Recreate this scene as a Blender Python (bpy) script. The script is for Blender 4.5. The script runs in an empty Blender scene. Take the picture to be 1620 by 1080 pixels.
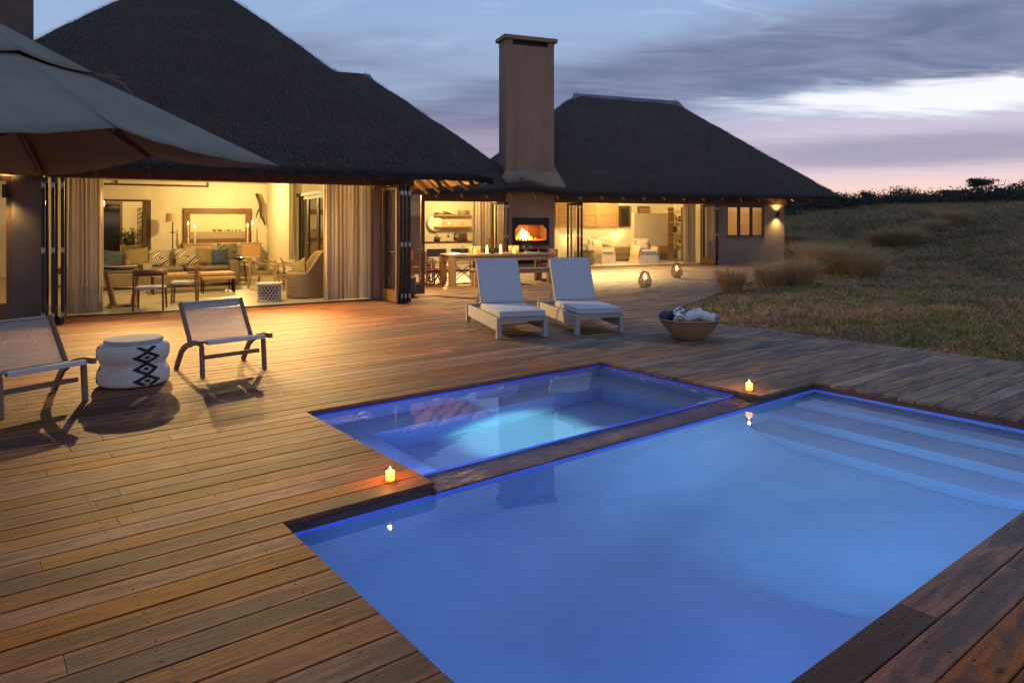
import bpy, math, random
import numpy as np
from mathutils import Vector, Matrix, noise as mnoise
rad = math.radians
random.seed(7); rng = np.random.default_rng(7)
scn = bpy.context.scene
COL = scn.collection

# ------------------------------------------------------------------ camera
EYE = 1.65
cam = bpy.data.cameras.new('camera'); cam_o = bpy.data.objects.new('camera', cam); COL.objects.link(cam_o)
cam_o.location = (0, 0, EYE); cam_o.rotation_euler = (rad(90), 0, rad(-38))
cam.sensor_width = 36; cam.lens = 36 * 1118 / 1620; cam.shift_y = -188 / 1620
cam.clip_start = .05; cam.clip_end = 2000
scn.camera = cam_o

# ------------------------------------------------------------------ colour management and sampling
scn.view_settings.view_transform = 'Standard'; scn.view_settings.look = 'None'
scn.view_settings.exposure = .15; scn.view_settings.gamma = 1
scn.render.engine = 'CYCLES'
scn.cycles.use_denoising = True
scn.cycles.sample_clamp_indirect = 2.0
scn.cycles.sample_clamp_direct = 0
scn.cycles.max_bounces = 6; scn.cycles.diffuse_bounces = 2; scn.cycles.glossy_bounces = 2
scn.cycles.transmission_bounces = 4; scn.cycles.transparent_max_bounces = 24
scn.cycles.blur_glossy = 1.0; scn.cycles.use_adaptive_sampling = True; scn.cycles.adaptive_threshold = .035

# ------------------------------------------------------------------ node helpers
class NT:
    def __init__(s, nt): s.nt = nt
    def n(s, t, **kw):
        d = s.nt.nodes.new(t)
        for k, v in kw.items(): setattr(d, k, v)
        return d
    def link(s, a, b): s.nt.links.new(a, b)
    def _in(s, sock, v):
        if isinstance(v, bpy.types.NodeSocket): s.link(v, sock)
        else: sock.default_value = v
    def m(s, op, a, b=0.0, c=None, clamp=False):
        d = s.n('ShaderNodeMath', operation=op, use_clamp=clamp); s._in(d.inputs[0], a); s._in(d.inputs[1], b)
        if c is not None: s._in(d.inputs[2], c)
        return d.outputs[0]
    def vm(s, op, a, b=(0, 0, 0)):
        d = s.n('ShaderNodeVectorMath', operation=op); s._in(d.inputs[0], a)
        if op == 'SCALE': s._in(d.inputs[3], b)
        else: s._in(d.inputs[1], b)
        return d.outputs[0]
    def mix(s, f, a, b, blend='MIX'):
        d = s.n('ShaderNodeMix', data_type='RGBA', blend_type=blend); s._in(d.inputs[0], f)
        s._in(d.inputs[6], a if isinstance(a, bpy.types.NodeSocket) else (*a, 1) if len(a) == 3 else a)
        s._in(d.inputs[7], b if isinstance(b, bpy.types.NodeSocket) else (*b, 1) if len(b) == 3 else b)
        return d.outputs[2]
    def sstep(s, v, lo, hi, a=0., b=1.):
        d = s.n('ShaderNodeMapRange', interpolation_type='SMOOTHSTEP'); s._in(d.inputs[0], v)
        d.inputs[1].default_value = lo; d.inputs[2].default_value = hi; d.inputs[3].default_value = a; d.inputs[4].default_value = b
        return d.outputs[0]
    def noise(s, vec, scale=5, detail=4, rough=.55, dist=0.):
        d = s.n('ShaderNodeTexNoise'); s._in(d.inputs['Vector'], vec)
        d.inputs['Scale'].default_value = scale; d.inputs['Detail'].default_value = detail
        d.inputs['Roughness'].default_value = rough; d.inputs['Distortion'].default_value = dist
        return d.outputs[0]
    def map(s, vec, scale=(1, 1, 1), loc=(0, 0, 0), rot=(0, 0, 0)):
        d = s.n('ShaderNodeMapping'); s._in(d.inputs[0], vec)
        d.inputs[1].default_value = loc; d.inputs[2].default_value = rot; d.inputs[3].default_value = scale
        return d.outputs[0]
    def xyz(s, vec):
        d = s.n('ShaderNodeSeparateXYZ'); s._in(d.inputs[0], vec); return d.outputs
    def ramp(s, f, stops):
        d = s.n('ShaderNodeValToRGB'); s._in(d.inputs[0], f); e = d.color_ramp.elements
        while len(e) < len(stops): e.new(.5)
        for el, (p, c) in zip(e, stops): el.position = p; el.color = (*c, 1)
        return d.outputs[0]

def srgb(r, g, b):
    f = lambda c: (c / 255 / 12.92) if c / 255 <= .04045 else ((c / 255 + .055) / 1.055) ** 2.4
    return (f(r), f(g), f(b))

# ------------------------------------------------------------------ world: dusk sky with drifting cloud
world = bpy.data.worlds.new('World'); scn.world = world; world.use_nodes = True
w = NT(world.node_tree)
for n_ in list(world.node_tree.nodes): world.node_tree.nodes.remove(n_)
out = w.n('ShaderNodeOutputWorld'); bg = w.n('ShaderNodeBackground'); w.link(bg.outputs[0], out.inputs[0])
tc = w.n('ShaderNodeTexCoord')
vr = w.n('ShaderNodeVectorRotate', rotation_type='Z_AXIS'); w.link(tc.outputs['Generated'], vr.inputs[0]); vr.inputs['Angle'].default_value = rad(38)
D = vr.outputs[0]; dx, dy, dz = w.xyz(D)
DEG = 180 / math.pi
el = w.m('MULTIPLY', w.m('ARCSINE', dz), DEG)
az = w.m('MULTIPLY', w.m('ARCTAN2', dx, dy), DEG)
sky = w.n('ShaderNodeTexSky', sky_type='NISHITA'); sky.sun_disc = False
sky.sun_elevation = rad(-3.0); sky.sun_rotation = rad(95); sky.altitude = 100
nish = w.mix(1.0, sky.outputs[0], (0.10, 0.10, 0.10), 'MULTIPLY')
elf = w.m('MULTIPLY', el, 1 / 40.)
base = w.ramp(elf, [(0.0, srgb(236, 190, 172)), (.055, srgb(222, 194, 194)), (.13, srgb(190, 184, 206)),
                    (.24, srgb(150, 168, 198)), (.45, srgb(134, 160, 198)), (.75, srgb(128, 156, 200)), (1., srgb(122, 150, 198))])
# cloud plane coordinates: streaks run left to right
den = w.m('ADD', w.m('MAXIMUM', dz, 0.0), .10)
cb = w.n('ShaderNodeCombineXYZ'); w.link(w.m('DIVIDE', dx, den), cb.inputs[0]); w.link(w.m('DIVIDE', dy, den), cb.inputs[1])
cl = cb.outputs[0]
n1 = w.noise(w.map(cl, (.55, .8, 1), (4.3, 1.2, 0), (0, 0, rad(-18))), 1.0, 7, .55, .5)
n2 = w.noise(w.map(cl, (.75, 1.6, 1), (1.3, 7.2, 0), (0, 0, rad(-24))), 1.5, 6, .55, .7)
n3 = w.noise(w.map(cl, (.9, 2.2, 1), (2.2, 3.1, 0), (0, 0, rad(-8))), 2.0, 7, .58, .9)
# broad cloud masses: (azimuth, elevation, half width, half height, tilt) in degrees, broken up by noise
def mass(a0, e0, wa, we, tilt=0.):
    a = w.m('SUBTRACT', az, a0); e = w.m('SUBTRACT', w.m('SUBTRACT', el, e0), w.m('MULTIPLY', a, tilt))
    q = w.m('ADD', w.m('POWER', w.m('ABSOLUTE', w.m('DIVIDE', a, wa)), 2.), w.m('POWER', w.m('ABSOLUTE', w.m('DIVIDE', e, we)), 2.))
    return w.m('POWER', 2.718, w.m('MULTIPLY', q, -1.))
rag = w.m('ADD', w.m('MULTIPLY', w.m('SUBTRACT', n2, .5), .75), w.m('MULTIPLY', w.m('SUBTRACT', n1, .5), 1.1))
dens = w.m('ADD', w.m('ADD', mass(13, 11.0, 15, 3.4, .12), mass(34, 12.2, 15, 3.8, -.06)), w.m('ADD', mass(-9, 7.2, 18, 1.9, -.05), mass(70, 14, 26, 7)))
dens = w.m('ADD', dens, w.m('ADD', w.m('MULTIPLY', mass(-16, 13, 16, 3.2, .05), .45), w.m('MULTIPLY', mass(2, 9.5, 12, 2.6, .12), .5)))
dens = w.m('ADD', dens, w.m('MULTIPLY', w.sstep(n1, .48, .68), w.sstep(el, 15, 24, 0, .8)))
bank = w.sstep(w.m('ADD', dens, rag), .08, 1.0)
violet = w.mix(w.sstep(n3, .3, .7), srgb(90, 98, 130), srgb(118, 124, 154))
c = w.mix(w.m('MULTIPLY', bank, .92), base, violet)
# pink flush low down
c = w.mix(w.m('MULTIPLY', w.m('MULTIPLY', w.sstep(el, 2.5, 5.), w.sstep(el, 6, 9.5, 1, 0)), .32), c, srgb(200, 174, 190))
# pale break in the west
br = w.m('ADD', w.m('MULTIPLY', mass(31, 8.6, 14, 1.45, -.03), 1.05), w.m('ADD', w.m('MULTIPLY', w.m('SUBTRACT', n2, .5), 1.5), w.m('MULTIPLY', w.m('SUBTRACT', n3, .5), 1.3)))
streak = w.m('MULTIPLY', w.sstep(br, .22, 1.0), w.sstep(az, 10, 20))
c = w.mix(w.m('MULTIPLY', streak, .90), c, srgb(232, 234, 242))
# grey violet band beneath it, then the peach afterglow
band = w.sstep(w.m('ADD', mass(30, 5.1, 20, 1.35, 0), w.m('MULTIPLY', w.m('SUBTRACT', n2, .5), .6)), .1, .95)
c = w.mix(w.m('MULTIPLY', band, .85), c, srgb(138, 136, 164))
glow = w.m('MULTIPLY', w.sstep(el, .4, 3.9, 1, 0), w.sstep(az, -20, 34, .3, 1))
c = w.mix(w.m('MULTIPLY', glow, .85), c, srgb(246, 198, 170))
# pale wisps high up
c = w.mix(w.m('MULTIPLY', w.m('MULTIPLY', w.sstep(n3, .52, .78), w.sstep(el, 11, 16)), .30), c, srgb(196, 212, 232))
c = w.mix(1.0, c, nish, 'ADD')
# below the horizon: dim earth
c = w.mix(w.sstep(el, -4, -.2, 1, 0), c, (.03, .03, .035))
w.link(c, bg.inputs[0]); bg.inputs[1].default_value = 1.1

# ------------------------------------------------------------------ house frames
class Frame:
    def __init__(s, o, deg): s.o = o; s.a = rad(deg)
    def w(s, x, y, z=0.):
        return (s.o[0] + x * math.cos(s.a) - y * math.sin(s.a), s.o[1] + x * math.sin(s.a) + y * math.cos(s.a), z)
FL = Frame((1.893, 14.338), -8.0)       # living room house: x along its front, y into the house
FR = Frame((18.398, 19.068), -16.5)     # kitchen and bedroom house
FW = Frame((0, 0), 0)

# ------------------------------------------------------------------ lamps of the rooms: unseen, assumed from the lit interiors
WARM = (1.0, .665, .245)
def point(name, loc, watts, col=WARM, r=.05):
    l = bpy.data.lights.new(name, 'POINT'); l.energy = watts; l.color = col; l.shadow_soft_size = r
    o = bpy.data.objects.new(name, l); COL.objects.link(o); o.location = loc; return o
def spot(name, loc, target, watts, size=80, blend=1., col=WARM, r=.03):
    l = bpy.data.lights.new(name, 'SPOT'); l.energy = watts; l.color = col; l.shadow_soft_size = r
    l.spot_size = rad(size); l.spot_blend = blend
    o = bpy.data.objects.new(name, l); COL.objects.link(o); o.location = loc
    d = Vector(target) - Vector(loc); o.rotation_euler = d.to_track_quat('-Z', 'Y').to_euler(); return o
def area(name, loc, direction, watts, sx, sy, col):
    l = bpy.data.lights.new(name, 'AREA'); l.shape = 'RECTANGLE'; l.size = sx; l.size_y = sy; l.energy = watts; l.color = col
    o = bpy.data.objects.new(name, l); COL.objects.link(o); o.location = loc
    o.rotation_euler = Vector(direction).to_track_quat('-Z', 'Y').to_euler(); return o

spot('assumed_living_spot', FL.w(.75, .9, 2.52), (1.1, 10.2, 0), 2100, 66, col=(1., .60, .20))  # unseen spots, assumed from the shadows across the deck
spot('assumed_living_spot', FL.w(3.7, 1.0, 2.52), (3.2, 10.2, 0), 2100, 66, col=(1., .60, .20))
spot('assumed_living_spot', FL.w(2.2, 1.1, 2.52), (6.6, 9.2, 0), 3000, 84, col=(1., .60, .20))  # added to carry the warm light towards the loungers
point('living_room_lamp', FL.w(1.6, 3.4, 2.55), 190)
point('living_room_lamp', FL.w(3.6, 9.2, 2.6), 330)
point('living_room_lamp', FL.w(2.6, .5, 2.55), 300)
point('hall_lamp', FL.w(.9, 12.6, 2.6), 110)
point('kitchen_lamp', FR.w(-4.8, 1.3, 2.55), 230)
spot('added_kitchen_spot', FR.w(-4.9, .5, 2.5), FR.w(-5.9, -8, 0), 3200, 110)  # unseen spot, added to light the deck from the kitchen
point('bedroom_lamp', FR.w(1.6, .7, 2.55), 330)
point('bedroom_lamp', FR.w(3.4, 3.9, 2.6), 170)
spot('added_bedroom_spot', FR.w(2.2, .5, 2.5), FR.w(2.2, -7, 0), 2000, 110)  # unseen spots, added to spread warm light over the deck
spot('added_bedroom_spot', FR.w(.2, .5, 2.5), FR.w(-2.5, -9, 0), 2300, 90)
point('bathroom_lamp', FR.w(7.5, 2.4, 2.3), 130)
spot('added_passage_spot', FL.w(6.2, 1.0, 2.45), FR.w(-6.2, -8.0, 0), 900, 125, col=(1., .64, .22))  # unseen spot, added to warm the deck before the kitchen
point('assumed_passage_lamp', FL.w(6.1, 1.6, 2.35), 170, (1., .62, .22))  # unseen lamp, assumed from the glow under the eave
# ------------------------------------------------------------------ materials
MATS = {}
def new_mat(name):
    m = bpy.data.materials.new(name); m.use_nodes = True; nt = NT(m.node_tree); b = m.node_tree.nodes['Principled BSDF']; MATS[name] = m
    return m, nt, b
def objcoord(nt, rand=True):
    t = nt.n('ShaderNodeTexCoord').outputs['Object']
    if rand:
        oi = nt.n('ShaderNodeObjectInfo'); t = nt.vm('ADD', t, nt.vm('SCALE', (37., 19., 53.), oi.outputs['Random']))
    return t
def nm(name, c1, c2=None, scale=6., stretch=(1, 1, 1), rough=.7, bump=.15, bscale=None, rand=.0, detail=5, spec=.3, metal=0., lo=.32, hi=.68, dist=.2):
    """mottled two-tone surface with fine relief"""
    m, nt, b = new_mat(name); c2 = c2 or tuple(x * .72 for x in c1)
    v = nt.map(objcoord(nt), stretch)
    f = nt.sstep(nt.noise(v, scale, detail, .6, dist), lo, hi)
    col = nt.mix(f, c1, c2)
    if rand:
        oi = nt.n('ShaderNodeObjectInfo'); hs = nt.n('ShaderNodeHueSaturation'); nt.link(col, hs.inputs['Color'])
        nt.link(nt.m('ADD', 1 - rand, nt.m('MULTIPLY', oi.outputs['Random'], 2 * rand)), hs.inputs['Value']); col = hs.outputs[0]
    nt.link(col, b.inputs['Base Color']); b.inputs['Roughness'].default_value = rough
    b.inputs['Specular IOR Level'].default_value = spec; b.inputs['Metallic'].default_value = metal
    if bump:
        bn = nt.n('ShaderNodeBump'); bn.inputs['Strength'].default_value = bump; bn.inputs['Distance'].default_value = .01
        nt.link(nt.noise(v, bscale or scale * 6, 4, .6), bn.inputs['Height']); nt.link(bn.outputs[0], b.inputs['Normal'])
    return m
def emit(name, col, strength):
    m, nt, b = new_mat(name); b.inputs['Base Color'].default_value = (*col, 1)
    b.inputs['Emission Color'].default_value = (*col, 1); b.inputs['Emission Strength'].default_value = strength; return m
def weave(name, c1, c2, s1=60, s2=60, bump=.6, rough=.7, axis='XZ'):
    """basket weave: two crossed waves"""
    m, nt, b = new_mat(name); x, y, z = nt.xyz(objcoord(nt, False))
    a_ = nt.m('ADD', x, nt.m('MULTIPLY', y, .9)); a_ = nt.m('SINE', nt.m('MULTIPLY', a_, s1)); c_ = nt.m('SINE', nt.m('MULTIPLY', z, s2))
    f = nt.m('ADD', nt.m('MULTIPLY', nt.m('MULTIPLY', a_, c_), .5), .5)
    g_ = nt.noise(objcoord(nt), 7, 4)
    col = nt.mix(f, c1, c2); col = nt.mix(nt.m('MULTIPLY', g_, .5), col, tuple(k * .55 for k in c1))
    nt.link(col, b.inputs['Base Color']); b.inputs['Roughness'].default_value = rough; b.inputs['Specular IOR Level'].default_value = .25
    bn = nt.n('ShaderNodeBump'); bn.inputs['Strength'].default_value = bump; bn.inputs['Distance'].default_value = .006
    nt.link(f, bn.inputs['Height']); nt.link(bn.outputs[0], b.inputs['Normal']); return m
def thin_glass(name, tint=(1, 1, 1), refl=.10):
    m, nt, b = new_mat(name); o = m.node_tree.nodes['Material Output']; m.node_tree.nodes.remove(b)
    t = nt.n('ShaderNodeBsdfTransparent'); t.inputs[0].default_value = (*tint, 1); g_ = nt.n('ShaderNodeBsdfGlossy'); g_.inputs['Roughness'].default_value = .03
    fr = nt.n('ShaderNodeLayerWeight'); fr.inputs[0].default_value = .5; fac = nt.m('ADD', refl, nt.m('MULTIPLY', nt.m('POWER', fr.outputs['Facing'], 5.), .75 - refl))
    mx = nt.n('ShaderNodeMixShader'); nt.link(fac, mx.inputs[0]); nt.link(t.outputs[0], mx.inputs[1]); nt.link(g_.outputs[0], mx.inputs[2])
    nt.link(mx.outputs[0], o.inputs[0]); return m
def curtain_mat(name, col, trans=.45):
    m, nt, b = new_mat(name); o = m.node_tree.nodes['Material Output']; m.node_tree.nodes.remove(b)
    v = nt.map(objcoord(nt), (1, 1, .15)); f = nt.noise(v, 55, 3)
    cc = nt.mix(nt.m('MULTIPLY', f, .5), col, tuple(k * .6 for k in col))
    d = nt.n('ShaderNodeBsdfDiffuse'); t = nt.n('ShaderNodeBsdfTranslucent'); nt.link(cc, d.inputs[0]); nt.link(cc, t.inputs[0])
    mx = nt.n('ShaderNodeMixShader'); mx.inputs[0].default_value = trans; nt.link(d.outputs[0], mx.inputs[1]); nt.link(t.outputs[0], mx.inputs[2])
    nt.link(mx.outputs[0], o.inputs[0]); return m

# deck: weathered softwood, tan at the board edges, grey-brown stain along the middle, screws on the joists
def deck_mat():
    m, nt, b = new_mat('deck_wood')
    t = nt.n('ShaderNodeTexCoord').outputs['Object']; oi = nt.n('ShaderNodeObjectInfo'); rnd = oi.outputs['Random']
    x, y, z = nt.xyz(t); pos = nt.n('ShaderNodeNewGeometry').outputs['Position']; px, py, pz = nt.xyz(pos)
    off = nt.vm('ADD', pos, nt.vm('SCALE', (41., 3., 17.), rnd))
    grain = nt.noise(nt.map(off, (1.6, 34, 34)), 2.2, 7, .62, .35)
    fine = nt.noise(nt.map(off, (5, 170, 170)), 1.6, 3, .6)
    patch = nt.noise(nt.map(off, (.8, 3.6, 4)), 1.5, 6, .65, .8)
    big = nt.noise(nt.map(pos, (.35, .35, .35)), 1.0, 3, .5)
    edge = nt.sstep(nt.m('ABSOLUTE', y), .022, .078)
    stain = nt.sstep(nt.m('SUBTRACT', nt.m('ADD', patch, nt.m('MULTIPLY', nt.m('SUBTRACT', rnd, .5), .26)), nt.m('MULTIPLY', edge, .17)), .33, .50)
    tan = nt.mix(rnd, (.30, .092, .031), (.19, .052, .019)); tan = nt.mix(nt.m('MULTIPLY', nt.sstep(big, .35, .65), .6), tan, (.23, .088, .038))
    grey = nt.mix(patch, (.032, .020, .017), (.082, .050, .040))
    col = nt.mix(nt.m('MULTIPLY', stain, .80), tan, grey)
    col = nt.mix(nt.m('MULTIPLY', nt.sstep(grain, .42, .68), .62), col, (.075, .032, .015))
    col = nt.mix(nt.m('MULTIPLY', nt.sstep(fine, .5, .75), .35), col, (.05, .03, .018))
    sky_grey = nt.sstep(nt.m('ADD', nt.m('SUBTRACT', px, nt.m('MULTIPLY', py, .25)), nt.m('MULTIPLY', nt.m('SUBTRACT', patch, .5), 3.)), 1.9, 5.2, 0, .66)  # cool sky light on the right-hand boards painted in as grey-tan, with stains
    col = nt.mix(sky_grey, col, nt.mix(nt.sstep(patch, .38, .62), (.25, .195, .125), (.080, .070, .064)))
    # knots
    vo = nt.n('ShaderNodeTexVoronoi'); vo.inputs['Scale'].default_value = 1.0; nt.link(nt.map(off, (1.5, 4.2, 0)), vo.inputs['Vector'])
    col = nt.mix(nt.sstep(vo.outputs['Distance'], .045, .11, .75, 0), col, (.03, .018, .012))
    # screws
    sx = nt.m('SUBTRACT', nt.m('MODULO', nt.m('ADD', px, 60.3), .6), .3); ax = nt.m('ABSOLUTE', nt.m('ADD', sx, nt.m('MULTIPLY', nt.m('SUBTRACT', rnd, .5), .03)))
    ax = nt.m('MINIMUM', ax, nt.m('ABSOLUTE', nt.m('SUBTRACT', ax, 0)))
    ay = nt.m('SUBTRACT', nt.m('ABSOLUTE', y), .043)
    rr = nt.m('SQRT', nt.m('ADD', nt.m('MULTIPLY', ax, ax), nt.m('MULTIPLY', ay, ay)))
    hole = nt.sstep(rr, .005, .0085, 1, 0)
    col = nt.mix(nt.m('MULTIPLY', hole, .9), col, (.008, .007, .007))
    hs = nt.n('ShaderNodeHueSaturation'); nt.link(col, hs.inputs['Color']); r2 = nt.m('FRACT', nt.m('MULTIPLY', rnd, 7.31)); nt.link(nt.m('ADD', .80, nt.m('MULTIPLY', r2, .42)), hs.inputs['Value']); nt.link(nt.m('ADD', .85, nt.m('MULTIPLY', nt.m('FRACT', nt.m('MULTIPLY', rnd, 17.7)), .3)), hs.inputs['Saturation'])
    nt.link(hs.outputs[0], b.inputs['Base Color'])
    nt.link(nt.m('ADD', .50, nt.m('MULTIPLY', grain, .3)), b.inputs['Roughness']); b.inputs['Specular IOR Level'].default_value = .16
    bn = nt.n('ShaderNodeBump'); bn.inputs['Strength'].default_value = .5; bn.inputs['Distance'].default_value = .004
    hgt = nt.m('SUBTRACT', nt.m('ADD', grain, nt.m('MULTIPLY', fine, .5)), nt.m('MULTIPLY', hole, 1.5))
    nt.link(hgt, bn.inputs['Height']); nt.link(bn.outputs[0], b.inputs['Normal']); return m

def thatch_mat():
    m, nt, b = new_mat('thatch')
    t = nt.n('ShaderNodeTexCoord').outputs['Object']
    f = nt.noise(nt.map(t, (1, 1, .45)), 34, 6, .75, .3); g_ = nt.noise(t, 1.3, 4, .6); h = nt.noise(nt.map(t, (1, 1, .3)), 95, 3, .7)
    col = nt.mix(nt.sstep(f, .36, .68), (.056, .040, .031), (.18, .136, .105)); col = nt.mix(nt.m('MULTIPLY', nt.sstep(h, .55, .75), .5), col, (.30, .25, .21))
    col = nt.mix(nt.m('MULTIPLY', nt.sstep(g_, .35, .7), .6), col, (.075, .066, .068)); col = nt.mix(nt.m('MULTIPLY', nt.sstep(nt.noise(nt.map(t, (.5, .5, 2.2)), 1.1, 4, .6), .5, .7), .35), col, (.14, .125, .115))
    nt.link(col, b.inputs['Base Color']); b.inputs['Roughness'].default_value = .95; b.inputs['Specular IOR Level'].default_value = .1
    bn = nt.n('ShaderNodeBump'); bn.inputs['Strength'].default_value = 1.; bn.inputs['Distance'].default_value = .06
    nt.link(nt.m('ADD', f, nt.m('MULTIPLY', h, .6)), bn.inputs['Height']); nt.link(bn.outputs[0], b.inputs['Normal']); return m

def water_mat(name, tint, bump=.05, scale=1.6):
    m, nt, b = new_mat(name); b.inputs['Base Color'].default_value = (*tint, 1); b.inputs['Roughness'].default_value = .015
    b.inputs['IOR'].default_value = 1.333; b.inputs['Transmission Weight'].default_value = 1.
    pos = nt.n('ShaderNodeNewGeometry').outputs['Position']
    bn = nt.n('ShaderNodeBump'); bn.inputs['Strength'].default_value = bump; bn.inputs['Distance'].default_value = .05
    nt.link(nt.noise(pos, scale, 2, .5), bn.inputs['Height']); nt.link(bn.outputs[0], b.inputs['Normal']); return m

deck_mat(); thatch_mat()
m, nt, b = new_mat('straw'); pos = nt.n('ShaderNodeNewGeometry').outputs['Position']; nt.link(nt.mix(nt.sstep(nt.noise(pos, 24, 2), .38, .64), (.052, .041, .035), (.125, .099, .082)), b.inputs['Base Color']); b.inputs['Roughness'].default_value = .9; b.inputs['Specular IOR Level'].default_value = .1
nm('thatch_under', (.46, .27, .10), (.26, .14, .05), 60, (1, 1, .4), rough=.9, bump=.6, bscale=90)
water_mat('pool_water', (.90, .94, 1.), .015, 2.2); water_mat('spa_water', (.88, .95, 1.), .03, 3.)
nm('pool_shell', (.25, .33, .49), (.20, .28, .44), 1.2, rough=.6, bump=.05)
nm('spa_shell', (.34, .37, .48), (.28, .32, .43), 1.5, rough=.6, bump=.05)
nm('plaster', (.27, .182, .122), (.215, .145, .096), 1.6, (1, 1, .35), rough=.9, bump=.25, bscale=30)
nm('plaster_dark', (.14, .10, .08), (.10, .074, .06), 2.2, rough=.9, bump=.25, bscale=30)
nm('wall_cream', (.70, .62, .47), (.62, .55, .42), 1.0, rough=.9, bump=.05)
nm('ceiling_white', (.75, .70, .60), (.7, .65, .55), 1., rough=.9, bump=0)
nm('floor_screed', (.42, .36, .27), (.33, .28, .21), 1.1, rough=.32, bump=.03, spec=.5)
nm('bedroom_floor', (.55, .48, .36), (.48, .42, .31), 1.4, rough=.4, bump=.03)
nm('timber_dark', (.075, .042, .024), (.045, .026, .016), 9, (8, 8, 1), rough=.5, bump=.1)
nm('timber_beam', (.11, .062, .034), (.07, .04, .022), 5, (1, 12, 12), rough=.6, bump=.12)
nm('frame_wood', (.16, .085, .04), (.10, .052, .025), 6, (10, 10, 1), rough=.45, bump=.08)
nm('metal_bronze', (.035, .03, .028), (.025, .022, .02), 5, rough=.4, bump=0, metal=.4)
nm('steel', (.42, .42, .43), (.34, .34, .35), 8, rough=.3, bump=0, metal=.9)
nm('black_metal', (.015, .014, .013), (.01, .01, .01), 8, rough=.5, bump=0)
nm('teak', (.25, .155, .10), (.17, .105, .068), 10, (2, 2, 12), rough=.6, bump=.15, rand=.12)
nm('oak', (.40, .25, .115), (.30, .18, .08), 6, (2, 10, 10), rough=.55, bump=.1, rand=.1)
nm('walnut', (.16, .085, .04), (.10, .05, .024), 8, (3, 3, 9), rough=.45, bump=.1, rand=.1)
nm('red_wood', (.24, .075, .035), (.15, .048, .024), 9, (3, 3, 9), rough=.4, bump=.08)
nm('table_wood', (.31, .20, .12), (.22, .14, .085), 6, (2, 10, 10), rough=.6, bump=.15)
nm('rope_white', (.66, .64, .60), (.50, .48, .45), 60, (1, 1, 1), rough=.85, bump=.3, bscale=220)
nm('cushion_pale', (.44, .44, .455), (.40, .40, .415), 40, rough=.95, bump=.15, bscale=300)
nm('piping', (.30, .29, .30), (.26, .25, .26), 40, rough=.9, bump=0)
nm('linen', (.74, .62, .43), (.64, .52, .35), 7, rough=.95, bump=.3, bscale=40)
nm('linen_white', (.74, .68, .56), (.66, .60, .48), 8, rough=.95, bump=.2)
nm('sofa_fabric', (.22, .17, .115), (.17, .13, .09), 12, rough=.95, bump=.2, bscale=120)
nm('cushion_olive', (.26, .205, .10), (.20, .155, .075), 12, rough=.95, bump=.2, bscale=120)
nm('cushion_blue', (.06, .085, .12), (.04, .06, .09), 12, rough=.95, bump=.2, bscale=120)
nm('canvas_dark', (.075, .065, .07), (.055, .048, .05), 20, rough=.95, bump=.2, bscale=150)
nm('canvas_tan', (.34, .19, .09), (.28, .15, .07), 20, rough=.95, bump=.2, bscale=150)
nm('blanket_brown', (.30, .22, .13), (.24, .175, .10), 14, rough=.95, bump=.3, bscale=90)
nm('umbrella_cloth', (.205, .185, .135), (.165, .15, .11), 2.5, rough=.9, bump=.12, bscale=60)
nm('umbrella_wood', (.17, .06, .04), (.11, .035, .03), 9, (2, 2, 8), rough=.45, bump=.05)
nm('black_pattern', (.022, .021, .022), (.035, .032, .032), 30, rough=.9, bump=.2)
nm('white_ceramic', (.78, .74, .66), (.72, .68, .6), 6, rough=.25, bump=0, spec=.6)
nm('white_carved', (.50, .46, .40), (.46, .42, .36), 9, rough=.8, bump=.3)
nm('black_gloss', (.02, .018, .016), (.02, .018, .016), 5, rough=.12, bump=0, spec=.6)
m, nt, b = new_mat('stone_wet'); pos = nt.n('ShaderNodeNewGeometry').outputs['Position']; v_ = nt.map(pos, (5, 11, 5), rot=(0, 0, .35))
nt.link(nt.mix(nt.sstep(nt.noise(pos, 5, 5), .35, .65), (.11, .085, .072), (.045, .036, .032)), b.inputs['Base Color']); b.inputs['Roughness'].default_value = .16; b.inputs['Specular IOR Level'].default_value = .4
bn = nt.n('ShaderNodeBump'); bn.inputs['Strength'].default_value = 1.; bn.inputs['Distance'].default_value = .05; nt.link(nt.noise(v_, 2.2, 4, .6, 1.2), bn.inputs['Height']); nt.link(bn.outputs[0], b.inputs['Normal'])
nm('fascia', (.085, .05, .045), (.055, .034, .032), 6, (2, 8, 8), rough=.6, bump=.2)
nm('cement_cap', (.20, .20, .22), (.15, .15, .17), 2, rough=.85, bump=.3, bscale=20)
nm('soil', (.06, .045, .03), (.035, .028, .02), .8, rough=1., bump=.5, bscale=6)
nm('leaf_green', (.10, .15, .03), (.06, .10, .02), 8, rough=.6, bump=0)
nm('flower_orange', (.40, .13, .03), (.28, .08, .03), 8, rough=.7, bump=0)
nm('towel_white', (.62, .60, .58), (.52, .50, .49), 9, rough=.95, bump=.5, bscale=120)
nm('towel_brown', (.12, .055, .035), (.10, .04, .025), 9, rough=.95, bump=.5, bscale=120)
nm('towel_blue', (.035, .045, .075), (.03, .04, .06), 9, rough=.95, bump=.5, bscale=120)
nm('brick', (.30, .13, .06), (.20, .085, .045), 6, rough=.9, bump=.3)
nm('wax', (.80, .66, .42), (.76, .60, .38), 5, rough=.5, bump=0)
nm('night_glass', (.012, .013, .016), (.010, .011, .013), 3, rough=.05, bump=0, spec=.8)
nm('picture_sky', (.70, .60, .42), (.64, .54, .37), 1.5, rough=.6, bump=0)
nm('picture_land', (.34, .28, .20), (.28, .23, .16), 3, (1, 1, 4), rough=.6, bump=0)
weave('wicker_grey', (.48, .45, .43), (.22, .20, .19), 120, 150, .9)
weave('wicker_tan', (.34, .25, .15), (.18, .125, .075), 130, 90)
weave('wicker_yellow', (.50, .36, .16), (.26, .17, .07), 90, 110)
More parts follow.
